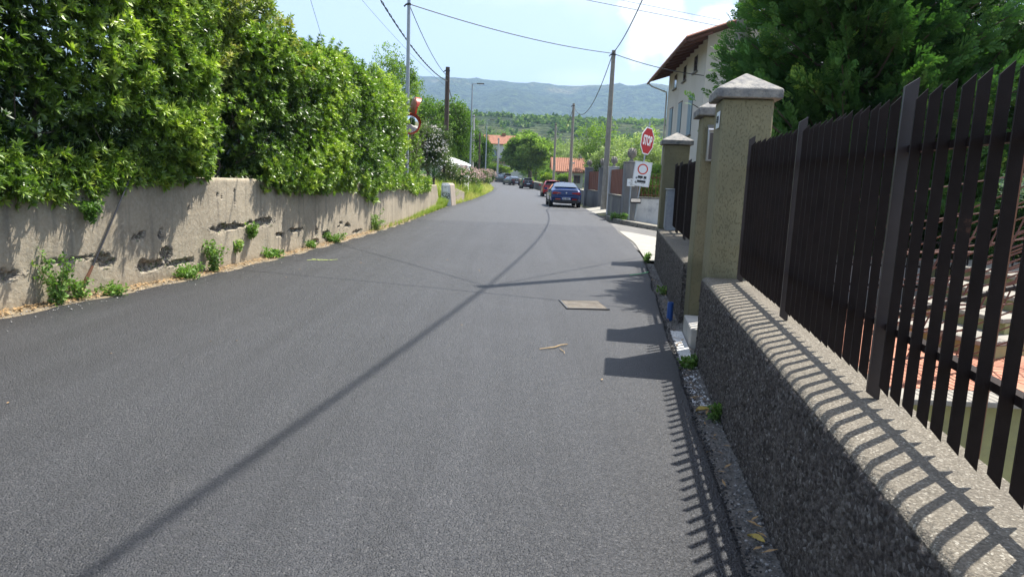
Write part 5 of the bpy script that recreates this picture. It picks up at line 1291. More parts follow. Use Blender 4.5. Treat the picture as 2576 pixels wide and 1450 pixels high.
def frond(rs, n=5, L=.32):
    """flat conifer spray in the local zx plane, pointing along +z"""
    V = [(-.006,0,0),(.006,0,0),(.003,0,L),(-.003,0,L)]; F = [(0,1,2,3)]; T = [0,0,.25,.25]
    for i in range(n):
        u = (i+.6)/n; 
        for s in (-1, 1):
            l = L*.52*(1-u*.72)*rs.uniform(.75, 1.2); a = R(rs.uniform(34, 52)); dy = rs.uniform(-.25, .25)
            p = np.array([0, 0, L*u*.92]); d = np.array([s*math.sin(a), dy, math.cos(a)]); q = np.array([-math.cos(a)*s, 0, math.sin(a)])*.014
            b = len(V); V += [tuple(p-q*.6), tuple(p+d*l*.55-q*1.5), tuple(p+d*l), tuple(p+d*l*.55+q*1.5)]; F.append((b, b+1, b+2, b+3)); t0 = .1*u; T += [t0, t0+.1, t0+.28, t0+.1]
    return np.array(V), np.array(F), np.array(T)
def clump(rs, n=9, rad=.3, L=.13, w=.06, up=.3):
    VV = []; FF = []; TT = []; b = 0
    for k in range(n):
        v, f = leaf_pts(L*rs.uniform(.6, 1.3), w*rs.uniform(.7, 1.3), 1, rs.uniform(0, .4))
        v = v-np.array([L/2, 0, 0])
        A = rs.randn(3); A /= np.linalg.norm(A)+1e-9; A[2] = abs(A[2])*up*2+A[2]*(1-up); A /= np.linalg.norm(A)
        Bv = np.cross(A, rs.randn(3)); Bv /= np.linalg.norm(Bv)+1e-9; Cv = np.cross(A, Bv)
        p = rs.randn(3); p = p/np.linalg.norm(p)*rad*rs.rand()**.5
        VV.append(v[:,:1]*Bv+v[:,1:2]*Cv+v[:,2:]*A+p); FF.append(f+b); b += len(v); TT.append(np.full(len(v), rs.uniform(-.15, .15)))
    return np.vstack(VV), np.vstack(FF), np.concatenate(TT)
def scatter(tmpls, P, A, S, tint, rs):
    """place templates at P with local z along A, random roll, scale S -> V, F, T"""
    n = len(P); which = rs.randint(0, len(tmpls), n); VV = []; FF = []; TT = []; b = 0
    A = A/(np.linalg.norm(A, axis=1)[:,None]+1e-9)
    ref = np.where(np.abs(A[:,2:]) < .9, np.array([[0,0,1.]]), np.array([[1.,0,0]]))
    X = np.cross(ref, A); X /= np.linalg.norm(X, axis=1)[:,None]; Y = np.cross(A, X)
    ro = rs.rand(n)*6.283; c, s = np.cos(ro)[:,None], np.sin(ro)[:,None]; X, Y = X*c+Y*s, -X*s+Y*c
    for k, (v, f, t) in enumerate(tmpls):
        i = np.where(which == k)[0]
        if not len(i): continue
        W_ = (v[None,:,0,None]*X[i,None,:]+v[None,:,1,None]*Y[i,None,:]+v[None,:,2,None]*A[i,None,:])*S[i,None,None]+P[i,None,:]
        VV.append(W_.reshape(-1,3)); FF.append((f[None]+len(v)*np.arange(len(i))[:,None,None]).reshape(-1, f.shape[1])+b); TT.append(np.clip(tint[i,None]+t[None], 0, 1).ravel()); b += len(v)*len(i)
    return np.vstack(VV), np.vstack(FF), np.concatenate(TT)
def foliage(name, parts, mat, parent):
    VV = []; FF = []; TT = []; b = 0
    for v, f, t in parts: VV.append(v); FF.append(f+b); TT.append(t); b += len(v)
    o = mesh_np(name, np.vstack(VV), np.vstack(FF), mat, parent, world=True, tint=np.concatenate(TT)); o['kind'] = 'stuff'; return o

M['pitto'] = leafmat('glossy_hedge_leaf', (.018,.052,.013), (.20,.315,.045), (.40,.49,.08), .36, .30, .5)
M['pitto2'] = leafmat('yellowish_hedge_leaf', (.05,.085,.02), (.22,.29,.06), (.42,.40,.10), .45, .3, .4)
M['conifer'] = leafmat('conifer_spray', (.014,.050,.018), (.095,.21,.055), (.34,.50,.10), .6, .25, .25)
M['branch'] = pmat('grey_brown_bark', (.13,.10,.075), (.07,.055,.043), 20, .9, .004, 60)

# ------------------------------------------------------------------ big hedge over the left wall
WH = [whorl(np.random.RandomState(k), 13, .108, .029, 1) for k in range(5)]
WHf = [whorl(np.random.RandomState(20+k), 8, .125, .040, 1) for k in range(4)]
def hedge(label, y0, y1, zb, zt, over, dens, mat, seed, tm, a=1.15, size=(.8, 1.25), lump=.34, group='shrubs of the tall hedge above the left wall', layers=1.0, stems=True, xoff=0.0, endtaper=.8, cat='hedge shrub', bright=.0, fringe=0):
    rs = np.random.RandomState(seed); ym = (y0+y1)/2
    t = thing('hedge_shrub', (float(XW(ym))-.6, ym, 1.2), label, cat, group)
    L = y1-y0; zt_ = zt if callable(zt) else (lambda y: np.full(np.shape(y), zt)); zb_ = zb if callable(zb) else (lambda y: np.full(np.shape(y), zb))
    hh = float(np.mean(zt_(np.linspace(y0, y1, 9)))-1.2); area = L*(hh+1.1)
    n = int(area*dens*layers)
    y = y0+L*rs.rand(n); ztv, zbv = zt_(y), zb_(y); e = np.minimum(np.clip((y-y0)/endtaper, 0, 1), np.clip((y1-y)/endtaper, 0, 1)); e = np.sqrt(1-(1-e)**2)
    H = (ztv-zbv); rr = .75; tot = H+1.5; u = rs.rand(n)*tot            # walk up the front face, round the shoulder and back over the top
    arc_ = np.clip((u-(H-rr))/(rr*1.571), 0, 1)*1.571
    z = np.where(u < H-rr, zbv+u, zbv+(H-rr)+rr*np.sin(arc_)); back = np.clip(u-(H-rr)-rr*1.571, 0, 9)
    un = np.clip((.35-(u))/.35, 0, 1)                                   # tucked under at the bottom
    ov = over(y) if callable(over) else over
    xf = XW(np.clip(y, -6, 33))+ov+xoff-.12*un*un
    x_ = xf-np.where(u < H-rr, 0, rr*(1-np.cos(arc_)))-back-(1-e)*.6
    P0 = np.c_[x_, y, z]
    Nn = np.c_[np.cos(arc_), np.zeros(n), np.sin(arc_)-.5*un]; Nn[:,1] = np.where(y-y0 < endtaper, -(1-e)*1.2, np.where(y1-y < endtaper, (1-e)*1.2, 0)); Nn /= np.linalg.norm(Nn, axis=1)[:,None]
    q = P0.copy(); lm = fbm(q*np.array([1.0, .95, 1.15]), seed+3, 2)-.5; lm2 = fbm(q*3.1, seed+9, 2)-.5
    dsp = lump*2.2*lm+.30*lm2
    inn = np.where(rs.rand(n) < .30, rs.rand(n)*.8, np.abs(rs.randn(n))*.15)
    P = P0+Nn*(dsp-inn)[:,None]+rs.randn(n,3)*.03
    A = Nn*.75+np.array([[.10,0,.45]])+rs.randn(n,3)*.38
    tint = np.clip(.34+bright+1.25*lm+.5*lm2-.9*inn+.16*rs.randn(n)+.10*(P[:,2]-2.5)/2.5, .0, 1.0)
    S = rs.uniform(*size, n)
    keep = (P[:,2] > zbv-.22+.25*(rs.rand(n)-.5)) | (P[:,0] < XW(np.clip(y, -6, 33))-.1)
    keep &= ~((P[:,2] < 1.35) & (P[:,0] < XW(np.clip(y, -6, 33))+.0))
    # deep dark hollows
    keep &= ~((fbm(P*1.9, seed+40, 2) < .36) & (rs.rand(n) < .6) & (inn < .35))
    parts = [scatter(tm, P[keep], A[keep], S[keep], tint[keep], rs)]
    # leafy fringe hanging out over the wall
    nf_ = int(L*fringe)
    if nf_:
        yf = y0+.25+(L-.5)*rs.rand(nf_); d_ = rs.rand(nf_)**1.2; gate = fbm(np.c_[yf*1.7, yf*0], seed+5, 2)
        zf = zb_(yf)-.10+.42*rs.rand(nf_)+.25*d_; xf_ = XW(yf)+.02+(.08+.55*np.clip(gate-.42, 0, .5))*d_
        PF = np.c_[xf_, yf, zf]; AF = np.c_[.5+.3*rs.rand(nf_), rs.randn(nf_)*.3, .25-.5*rs.rand(nf_)]
        parts.append(scatter(tm, PF, AF, rs.uniform(*size, nf_), np.clip(.5+.2*rs.randn(nf_)+bright, 0, 1), rs))
    # shoots sticking out
    m = int(area*5); i = rs.choice(np.where(keep)[0], m); k = 4
    up = Nn[i]*.6+np.array([[.12,0,.8]])+rs.randn(m,3)*.25; up /= np.linalg.norm(up, axis=1)[:,None]
    PP = np.vstack([P0[i]+Nn[i]*dsp[i][:,None]+up*(.05+.07*j) for j in range(k)]); 
    parts.append(scatter(tm, PP, np.vstack([up]*k)+rs.randn(m*k,3)*.15, rs.uniform(.6, .95, m*k), np.clip(np.tile(tint[i], k)+.12, 0, 1), rs))
    foliage('foliage', parts, mat, t)
    if stems:
        mb = MB()
        for k in range(int(L*2.2)):
            yy = y0+.2+(L-.4)*rs.rand(); x = float(XW(yy))+xoff-.25-.5*rs.rand(); z = 1.15; pts = [(x, yy, z)]; r0 = rs.uniform(.015, .04)
            for j in range(6): x += rs.uniform(-.10, .10); yy += rs.uniform(-.18, .18); z += rs.uniform(.35, .6); pts.append((x, yy, min(z, float(np.mean(ztv))-.2)))
            mb.tube(pts, [r0*(1-.13*j) for j in range(7)], 5, caps=False)
        for k in range(int(L*14)):
            yy = y0+L*rs.rand(); x = float(XW(yy))+xoff-.1-.5*rs.rand(); z = 1.6+rs.rand()*(float(np.mean(ztv))-2.0); d = np.array([rs.uniform(.0,.5), rs.uniform(-.5,.5), rs.uniform(.1,.6)])
            mb.tube([(x,yy,z), tuple(np.array([x,yy,z])+d*.5+rs.randn(3)*.05), tuple(np.array([x,yy,z])+d)], [.009,.007,.004], 4, caps=False)
        mb.build('stems', M['branch'], t, world=True)['kind'] = 'stuff'
    return t
zb_line = lambda y: np.interp(y, [6,7.2,7.9,8.4,9,9.7,10.4,11.5,12.3,14,16.5,18.0,18.7,19.4,21,25,26,27,28,31], [1.12,1.17,1.15,1.24,1.31,1.33,1.42,1.36,1.26,1.16,1.17,1.05,.8,1.1,1.16,1.0,.75,.95,.9,.95])+.02
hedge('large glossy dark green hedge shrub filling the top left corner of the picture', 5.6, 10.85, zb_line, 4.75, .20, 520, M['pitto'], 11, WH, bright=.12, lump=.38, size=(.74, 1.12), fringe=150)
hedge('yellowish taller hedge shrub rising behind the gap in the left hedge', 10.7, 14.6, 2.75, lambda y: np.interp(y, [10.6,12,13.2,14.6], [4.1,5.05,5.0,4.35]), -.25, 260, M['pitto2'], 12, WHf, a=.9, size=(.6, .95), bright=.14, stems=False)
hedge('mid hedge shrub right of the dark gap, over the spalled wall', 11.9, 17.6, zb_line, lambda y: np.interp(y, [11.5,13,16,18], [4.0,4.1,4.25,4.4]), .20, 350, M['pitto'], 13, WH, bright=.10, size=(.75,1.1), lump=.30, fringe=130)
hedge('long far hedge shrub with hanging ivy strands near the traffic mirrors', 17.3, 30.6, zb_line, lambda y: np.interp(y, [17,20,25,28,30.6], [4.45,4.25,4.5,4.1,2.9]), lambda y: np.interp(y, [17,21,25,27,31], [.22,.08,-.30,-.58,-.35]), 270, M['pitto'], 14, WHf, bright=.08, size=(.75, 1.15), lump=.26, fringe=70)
hedge('backing row added behind the front hedge, shade put into its dark leaf colour', 5.4, 18.2, lambda y: np.full(np.shape(y), 1.2), lambda y: np.interp(y, [5,10,11.2,13,18], [4.6,4.5,4.2,4.2,4.1]), -1.0, 75, M['pitto'], 15, WHf, bright=-.42, size=(1.2, 1.8), lump=.2, stems=False)  # added backing; negative bright puts the gap shade into the leaf tint
# bare trunks and weeds in the gap
t = thing('bare_trunks', (-5.2,11.3,1.2), 'bare grey branches in the dark gap of the left hedge', 'branches')
rs = np.random.RandomState(6); mb = MB()
for k in range(26):
    x, y, z = -5.0-rs.rand()*.6, 11.1+rs.rand()*.7, 1.2; pts = [(x,y,z)]; r0 = rs.uniform(.008,.03)
    for j in range(7): x += rs.uniform(-.1,.12); y += rs.uniform(-.16,.16); z += rs.uniform(.28,.42); pts.append((x,y,z))
    mb.tube(pts, [r0*(1-.1*j) for j in range(8)], 5, caps=False)
mb.build('branches', M['branch'], t, world=True)['kind'] = 'stuff'

# ------------------------------------------------------------------ weeds
M['weed'] = leafmat('weed_leaf', (.08,.16,.03), (.22,.36,.08), (.42,.46,.15), .5, .35, .35)
M['grass'] = leafmat('verge_grass', (.10,.17,.025), (.30,.38,.07), (.55,.50,.20), .5, .35, .3)
WD = [clump(np.random.RandomState(50+k), 7, .05, .045, .022, .5) for k in range(4)]
def weed(label, x, y, z, h, r, n, mat='weed', stems=5, spread=1.0, seed=0, name='weed', cat='weed', lsize=1.0, grp='weeds growing along the walls', bright=.4):
    rs = np.random.RandomState(seed+77); t = thing(name, (x, y, z), label, cat, grp)
    P = []; mb = MB()
    for k in range(stems):
        a = rs.rand()*6.28; d = np.array([math.cos(a)*spread*r, math.sin(a)*spread*r, h*rs.uniform(.6, 1.05)]); p0 = np.array([rs.uniform(-.3,.3)*r, rs.uniform(-.3,.3)*r, 0])
        q = [tuple(p0+d*f*np.array([f**.5,f**.5,1])+rs.randn(3)*.006) for f in (0,.33,.66,1)]
        mb.tube(q, [.004,.0035,.003,.0015], 4, caps=False)
        for f in np.linspace(.12, 1, max(2, n//stems)): P.append(p0+d*f*np.array([f**.5,f**.5,1])+rs.randn(3)*r*.16)
    mb.build('stems', M['grass'] if False else M['bark'], t)
    P = np.array(P); A = rs.randn(len(P),3)*.6+np.array([[.3,0,.7]])
    V, F, T = scatter(WD, P, A, rs.uniform(.7,1.4,len(P))*lsize, np.clip(bright+.2*rs.randn(len(P)), 0, 1), rs)
    o = mesh_np('leaves', V, F, M[mat], t, tint=T); o['kind'] = 'stuff'; return t
def wx(y, d=.08): return float(XW(y))+d
weed('tall pale green weed at the wall foot near the left picture edge', wx(7.6,.14), 7.6, .0, .56, .15, 120, seed=1, stems=9)
weed('second tall weed close beside the tall one, by the stay cable', wx(7.95,.12), 7.95, .0, .32, .16, 60, seed=2, stems=7)
weed('bushy weed standing against the wall below the long spalled hole', wx(10.45,.15), 10.45, .0, .44, .12, 130, seed=3, stems=11)
weed('low feathery weed beside the broken hole in the wall foot', wx(9.8,.14), 9.8, .0, .16, .16, 160, seed=4, stems=12)
weed('small bright green round-leaved weed at the wall foot', wx(12.4,.14), 12.4, .0, .11, .15, 80, seed=5, stems=12, lsize=1.5, bright=.5)
weed('weed hanging from the end of the long spalled hole', wx(11.8,.05), 11.8, .44, .2, .13, 110, seed=6, stems=8, bright=.3)
weed('small yellowish weed growing out of the wall face', wx(11.33,.04), 11.33, .24, .16, .08, 40, seed=7, stems=5, bright=.65)
weed('green weed among broken stones at the wall foot', wx(15.5,.15), 15.5, .0, .2, .2, 130, seed=8, stems=10)
weed('tiny weed in the corner of a spalled hole at the wall foot', wx(14.2,.12), 14.2, .0, .14, .13, 60, seed=9, stems=7)
weed('small weed by the ground anchor of the stay cable', wx(8.3,.2), 8.3, .0, .12, .15, 60, seed=10, stems=8)
weed('yellow-green weed halfway along the far left wall', wx(19.2,.12), 19.2, .0, .5, .2, 120, seed=11, stems=10, bright=.55)
weed('small green weed at the foot of the nearest olive pillar', RW(6.1)-.07, 6.1, -.04, .10, .07, 60, seed=12, stems=7, lsize=.8, bright=.25)
weed('small green weed growing beside the curled brown leaf', RW(4.75)-.03, 4.75, -.04, .13, .05, 60, seed=13, stems=7, lsize=.8, bright=.25)
weed('little weed in the gravel below the farther roughcast wall', RW(10.3)-.05, 10.3, -.04, .12, .07, 50, seed=14, stems=6, lsize=.8)
weed('weed in the crack where apron and asphalt meet', 2.80, 14.5, .0, .12, .07, 60, seed=15, stems=7, bright=.6)
weed('low weed at the foot of the wide grey pillar', 4.3, 29.0, .05, .22, .3, 160, seed=16, stems=14, lsize=1.6)
weed('ivy tuft hanging from the hedge over the left wall top', wx(8.15,.12), 8.15, .92, .22, .1, 90, seed=17, stems=7, lsize=1.1, bright=.05)

BL = []
for k in range(4):
    rs = np.random.RandomState(k); V = []; F = []; T = []
    for j in range(7):
        a = rs.rand()*6.28; l = rs.uniform(.6, 1.1); w = .014; dx = np.array([math.cos(a), math.sin(a), 0]); sd = np.array([-dx[1], dx[0], 0])*w; bend = rs.uniform(.15, .75)
        b = len(V); 
        for u, ww in ((0, 1), (.5, .9), (1, .1)): p = dx*(bend*l*u*u)+np.array([0,0,l*(u-.35*bend*u*u)]); V += [p-sd*ww, p+sd*ww]; T += [.0+.2*u]*2
        F += [(b,b+1,b+3,b+2),(b+2,b+3,b+5,b+4)]
    BL.append((np.array(V), np.array(F), np.array(T)))
def grass(name, P, S, tint, seed=0, mat='grass'):
    rs = np.random.RandomState(seed); A = np.tile([[.05,0,1.]], (len(P),1))+rs.randn(len(P),3)*.12
    V, F, T = scatter(BL, P, A, S, tint, rs); return tag(mesh_np(name, V, F, M[mat], tint=T), kind='stuff')
rs = np.random.RandomState(2); n = 700
y = 18+16.5*rs.rand(n)**.6; x = XW(y)+.04+.26*rs.rand(n)
grass('wall_foot_grass', np.c_[x, y, np.zeros(n)], rs.uniform(.08,.2,n)*(1+.9*np.clip((y-24)/9,0,1)), rs.uniform(.1,.8,n), 1)
n = 4600
y = 37.5+75*rs.rand(n)**1.5; le = lerp_y(LE, y); x = le-2.6*rs.rand(n)**1.15+.05
zz = terrain(x, y); dn = np.clip((le-x), 0, 3)
pt = fbm(np.c_[x*.8, y*.25], 4, 3)
grass('bank_grass', np.c_[x, y, zz], rs.uniform(.4,1.0,n)*(.4+.8*np.clip(dn/1.1,0,1))*(.6+.8*pt), np.clip(.35+1.0*(pt-.2)+.25*rs.rand(n), 0, 1), 3)
n = 900; y = 38.5+24*rs.rand(n); x = lerp_y(LE, y)-.35-1.3*rs.rand(n); grass('bank_grass', np.c_[x, y, terrain(x, y)], rs.uniform(.8,1.35,n), rs.uniform(.2,.9,n), 6)
n = 500; y = 33.2+3.6*rs.rand(n); x = -3.55-.5*rs.rand(n); grass('bank_grass', np.c_[x, y, np.zeros(n)], rs.uniform(.25,.6,n), rs.uniform(.2,.7,n), 4)

# ------------------------------------------------------------------ trees and shrubs
def tree(name, label, x, y, z0, h, rx, ry, n, mat, seed, trunk=.18, crown0=.25, leaf=(.5, .22), cl=9, cat='tree', group=None, lumps=16, tintb=.35, flat=.85, tm=None, holes=.0, size=(.8,1.2), axis_up=.3, spread=.62):
    rs = np.random.RandomState(seed); t = thing(name, (x, y, z0), label, cat, group)
    zc = z0+h*(crown0+(1-crown0)/2); rz = h*(1-crown0)/2
    # lump centres over the crown
    C = []; 
    while len(C) < lumps:
        p = rs.randn(3); p /= np.linalg.norm(p); r = rs.uniform(.35, .78)
        C.append(np.array([p[0]*rx*r, p[1]*ry*r, p[2]*rz*r*.95]))
    C = np.array(C); rad = np.array([rx, ry, rz])*spread*rs.uniform(.55, 1.05, (lumps,1))*.85
    i = rs.randint(0, lumps, n); d = rs.randn(n,3); d /= np.linalg.norm(d, axis=1)[:,None]; d[:,2] = np.where(d[:,2] < -.3, -d[:,2]*.6, d[:,2])
    rr = rs.rand(n)**.28; P = C[i]+d*rad[i]*rr[:,None]
    P[:,2] += zc; P[:,0] += x; P[:,1] += y
    keep = P[:,2] > z0+h*crown0*.6
    P, d, i, rr = P[keep], d[keep], i[keep], rr[keep]; n = len(P)
    tm = tm or [clump(np.random.RandomState(seed*7+k), cl, leaf[0]*.9, leaf[0]*.6, leaf[1], axis_up) for k in range(4)]
    lt = rs.randn(lumps)*.15
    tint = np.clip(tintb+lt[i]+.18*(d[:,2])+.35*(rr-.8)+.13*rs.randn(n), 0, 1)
    V, F, T = scatter(tm, P, d+np.array([[0,0,.5]])+rs.randn(n,3)*.4, rs.uniform(*size, n), tint, rs)
    o = mesh_np('crown', V, F, mat, t, world=True, tint=T); o['kind'] = 'stuff'
    mb = MB(); top = Vector((x, y, zc+rz*.3)); mb.tube([(x,y,z0-.3),(x+.1,y,z0+h*.2),(x-.05,y+.1,z0+h*.45),tuple(top)], [trunk,trunk*.8,trunk*.6,trunk*.25], 8)
    for c in C[:12]:
        s = Vector((x, y, z0+h*rs.uniform(.15, .5))); e = Vector((x+c[0], y+c[1], zc+c[2])); mdl = s.lerp(e, .5)+Vector((0,0,-.1*h*rs.rand()))
        mb.tube([s, mdl, e], [trunk*.45, trunk*.3, trunk*.1], 5, caps=False)
    mb.build('trunk', M['branch'], t, world=True); return t
M['robin'] = leafmat('mid_green_leaf', (.05,.10,.02), (.18,.29,.05), (.26,.36,.08), .5, .42, .35)
M['walnut'] = leafmat('fresh_green_leaf', (.07,.13,.03), (.27,.37,.09), (.46,.54,.19), .5, .5, .3)
M['pale'] = leafmat('pale_silvery_leaf', (.15,.19,.08), (.36,.42,.20), (.52,.56,.32), .55, .42, .35)
M['lime'] = leafmat('lime_leaf', (.10,.17,.02), (.28,.36,.04), (.42,.48,.08), .5, .4, .4)
M['juniper'] = leafmat('dark_juniper_leaf', (.012,.032,.012), (.05,.09,.02), (.16,.19,.04), .6, .2, .3)
M['olean'] = leafmat('oleander_leaf', (.045,.08,.025), (.15,.21,.07), (.24,.30,.10), .5, .3, .4)
GT = 'trees in the middle distance'
tree('feathery_tree', 'tall feathery light green tree rising behind the far hedge', -6.0, 33, 1.2, 6.6, 1.7, 1.9, 2600, M['walnut'], 31, leaf=(.16,.05), cl=10, lumps=18, tintb=.3, group=GT, crown0=.1)
tree('small_tree', 'spindly young tree top beside the steel pole', -4.75, 31.5, 1.2, 5.3, .45, .5, 260, M['walnut'], 32, trunk=.04, leaf=(.12,.05), cl=8, lumps=8, group=GT, crown0=.25)
tree('robinia_tree', 'dense dark green tree behind the dark wooden pole', -6.6, 61, .5, 8.0, 3.0, 2.8, 3600, M['robin'], 33, leaf=(.26,.10), cl=9, lumps=26, tintb=.28, group=GT, crown0=.08)
tree('robinia_tree', 'dark green tree between the wooden pole and the nearer street lamp', -6.2, 76, .5, 8.6, 2.6, 2.6, 2900, M['robin'], 34, leaf=(.28,.11), cl=9, lumps=24, tintb=.25, group=GT, crown0=.08)
tree('robinia_tree', 'darker tree behind the farther street lamp', -6.4, 108, .8, 8.6, 2.6, 2.6, 2000, M['robin'], 35, leaf=(.34,.14), cl=9, lumps=20, tintb=.2, group=GT, crown0=.05)
tree('walnut_tree', 'large round fresh green tree above the parked cars at the bend', 2.3, 133, .6, 10.2, 5.6, 4.2, 5200, M['walnut'], 36, leaf=(.46,.24), cl=9, lumps=46, tintb=.55, spread=.46, group=GT, crown0=.02, trunk=.25)
tree('lime_shrub', 'lime green vine-covered pergola at the bend behind the black estate', -4.6, 150, .9, 3.6, 3.8, 2, 1500, M['lime'], 37, leaf=(.3,.14), cl=8, lumps=14, tintb=.45, group=None, crown0=.25, cat='shrub')
tree('lime_shrub', 'rounded yellow-green shrub just right of the small black hatchback', 4.4, 99, .2, 2.3, 1.2, 1.1, 700, M['lime'], 38, leaf=(.2,.1), cl=8, lumps=10, tintb=.5, group=None, crown0=.05, cat='shrub')
tree('fig_tree', 'broad leaved green shrub in front of the small orange roofed house', 7.6, 112, 0, 2.9, 1.3, 1.2, 800, M['walnut'], 39, leaf=(.26,.14), cl=8, lumps=10, group=None, crown0=.05, cat='shrub')
tree('dark_shrub', 'dark shrub left of the small orange roofed house', 4.6, 106, 0, 3.7, 1.6, 1.5, 1200, M['robin'], 40, leaf=(.22,.1), cl=8, lumps=12, tintb=.2, group=None, crown0=.02, cat='shrub')
for k, (pxx, yt, Y, r, mt, lab) in enumerate([
    (1405, 352, 175, 5.2, 'pale', 'pale tree behind the small orange roofed house, left of the middle pole'),
    (1452, 366, 165, 4.2, 'pale', 'low pale tree above the right end of the small orange roof'),
    (1478, 345, 150, 4.2, 'pale', 'silvery pale tree left of the tall concrete pole'),
    (1509, 314, 118, 3.3, 'walnut', 'lush green tree behind the tall concrete pole'),
    (1545, 350, 100, 2.8, 'pale', 'pale leafy tree right of the tall concrete pole'),
    (1578, 326, 92, 3.2, 'pale', 'tall pale leafy tree behind the wide grey pillar'),
    (1622, 330, 86, 3.0, 'pale', 'pale leafy tree right behind the STOP octagon'),
    (1662, 318, 105, 3.4, 'walnut', 'green tree between the STOP octagon and the cream house'),
    (1350, 385, 160, 4.0, 'walnut', 'lower green tree right of the large round tree'),
    (1216, 352, 135, 2.6, 'robin', 'dark green tree top in front of the far white house'),
    (1240, 318, 260, 6.0, 'walnut', 'green tree on the slope above the far white house')]):
    P = px(pxx, yt, Y); z0 = float(terrain(np.array([P.x]), np.array([Y*1.]))[0]); z0 = min(z0, P.z-3)
    tree('broadleaf_tree', lab, P.x, Y, z0, (P.z-z0)*1.04, r*1.25, r*1.1, int(1050*min(2.0, (r/3)**1.5)), M[mt], 60+k, leaf=(.34,.14), cl=9, lumps=22, tintb=.36, group=GT, crown0=.03)
for k, (x, y, h, r) in enumerate([(5.6,49,3.1,.75),(6.5,50,2.9,.8),(7.4,49,3.0,.85),(8.5,50,2.8,1.0)]):
    tree('juniper_shrub', ['dark juniper shrub just left of the pine cone pillars by the blue car', 'yellowish-tipped juniper shrub left of the tall concrete pole', 'dark juniper shrub hidden behind the tall concrete pole', 'broad juniper shrub behind the white driveway pillar'][k], x, y, 0, h, r, r, 900, M['juniper'], 90+k, leaf=(.14,.05), cl=9, lumps=12, tintb=[.2,.5,.3,.4][k], group='juniper shrubs behind the low walls', crown0=.0, cat='shrub', trunk=.06, axis_up=.8)
for k, (x, y, h, r) in enumerate([(6.1,34,2.6,1.1),(8.0,34.5,2.9,1.4),(6.9,37,3.1,1.3),(10.4,35,2.9,1.5)]):
    tree('garden_shrub', ['bright green garden shrub behind the truck ban panel', 'bright green garden shrub behind the rusty railing', 'taller pale green shrub behind the garden wall', 'garden shrub beside the farthest olive pillar'][k], x, y, .0, h, r, r*.8, 1000, M['walnut'], 100+k, leaf=(.17,.08), cl=8, lumps=13, tintb=.45, group='garden shrubs behind the whitewashed wall', crown0=.0, cat='shrub', trunk=.05)
# oleanders with flowers
M['whitefl'] = pmat('white_petals', (.78,.76,.70), (.68,.64,.58), 30, .7)
M['pinkfl'] = pmat('pale_pink_petals', (.66,.52,.46), (.58,.40,.34), 30, .7)
def flowers(t, C, rad, n, mat, s, seed, frontz=0):
    rs = np.random.RandomState(seed); d = rs.randn(n,3); d /= np.linalg.norm(d, axis=1)[:,None]; d[:,1] = -np.abs(d[:,1]); d[:,2] = np.where(rs.rand(n) < .75, np.abs(d[:,2]), d[:,2])
    P = np.array(C)+d*np.array(rad)*rs.uniform(.9,1.06,(n,1)); tm = [clump(np.random.RandomState(k), 5, s*.5, s, s*.7, .9) for k in range(3)]
    V, F, T = scatter(tm, P, d+np.array([[0,0,.3]]), rs.uniform(.7,1.2,n), np.full(n,.5), rs); o = mesh_np('flowers', V, F, mat, t, world=True); o['kind'] = 'stuff'
OG = 'flowering oleanders on the left verge'
t = tree('oleander', 'tall white flowering oleander beyond the end of the hedge', -4.75, 37.5, .6, 3.9, 1.15, 1.0, 1500, M['olean'], 120, leaf=(.17,.05), cl=9, lumps=12, tintb=.4, group=OG, crown0=.0, cat='shrub', trunk=.05)
flowers(t, (-4.75,37.5,2.7), (1.1,.9,1.5), 420, M['whitefl'], .07, 1)
t = tree('oleander', 'leafy green oleander in front of the dark wooden pole', -4.35, 42.5, .5, 3.1, .95, .9, 1100, M['olean'], 121, leaf=(.17,.05), cl=9, lumps=12, tintb=.5, group=OG, crown0=.0, cat='shrub', trunk=.05)
flowers(t, (-4.35,42.5,1.7), (.95,.8,1.0), 60, M['whitefl'], .06, 2)
for k, (x, y, h, lab, n) in enumerate([(-3.95,46.5,2.0,'low pinkish oleander in front of the white pavilion',160),(-3.7,54,1.9,'pink and cream oleander at the foot of the nearer street lamp',200),(-3.9,66,1.8,'pink flowering oleander below the pale concrete pole',220),(-3.7,78,2.0,'cream pink oleander between the two street lamps',240),(-3.5,91,2.1,'farthest pink oleander where the road bends',260)]):
    t = tree('oleander', lab, x, y, .3, h, 1.0, 1.6, 900, M['olean'], 130+k, leaf=(.17,.06), cl=8, lumps=10, tintb=.45, group=OG, crown0=.0, cat='shrub', trunk=.04)
    flowers(t, (x,y,.3+h*.6), (1.0,1.5,h*.45), n, M['pinkfl'], .085, 20+k); 
# yucca
t = thing('yucca', (-4.25,36.2,.9), 'spiky yucca behind the 548 pillar at the end of the hedge', 'yucca')
rs = np.random.RandomState(4); mb = MB(); 
for k in range(46):
    a = rs.rand()*6.28; el = rs.uniform(-.3, 1.45); L = rs.uniform(.55,.8); d = Vector((math.cos(a)*math.cos(el), math.sin(a)*math.cos(el), math.sin(el))); sd = d.cross(Vector((0,0,1))).normalized()*.028
    p0 = Vector((0,0,.55)); m_ = p0+d*L*.55; e = p0+d*L+Vector((0,0,-.06 if el < .6 else 0))
    mb.add([p0-sd*.6, p0+sd*.6, m_+sd, m_-sd, e], [(0,1,2,3),(3,2,4)])
mb.build('leaves', leafmat('yucca_leaf', (.05,.10,.05), (.05,.10,.05), None, .5, .15), t); mb = MB(); mb.tube([(0,0,-.6),(0,0,.6)], .07, 8); mb.build('trunk', M['branch'], t)

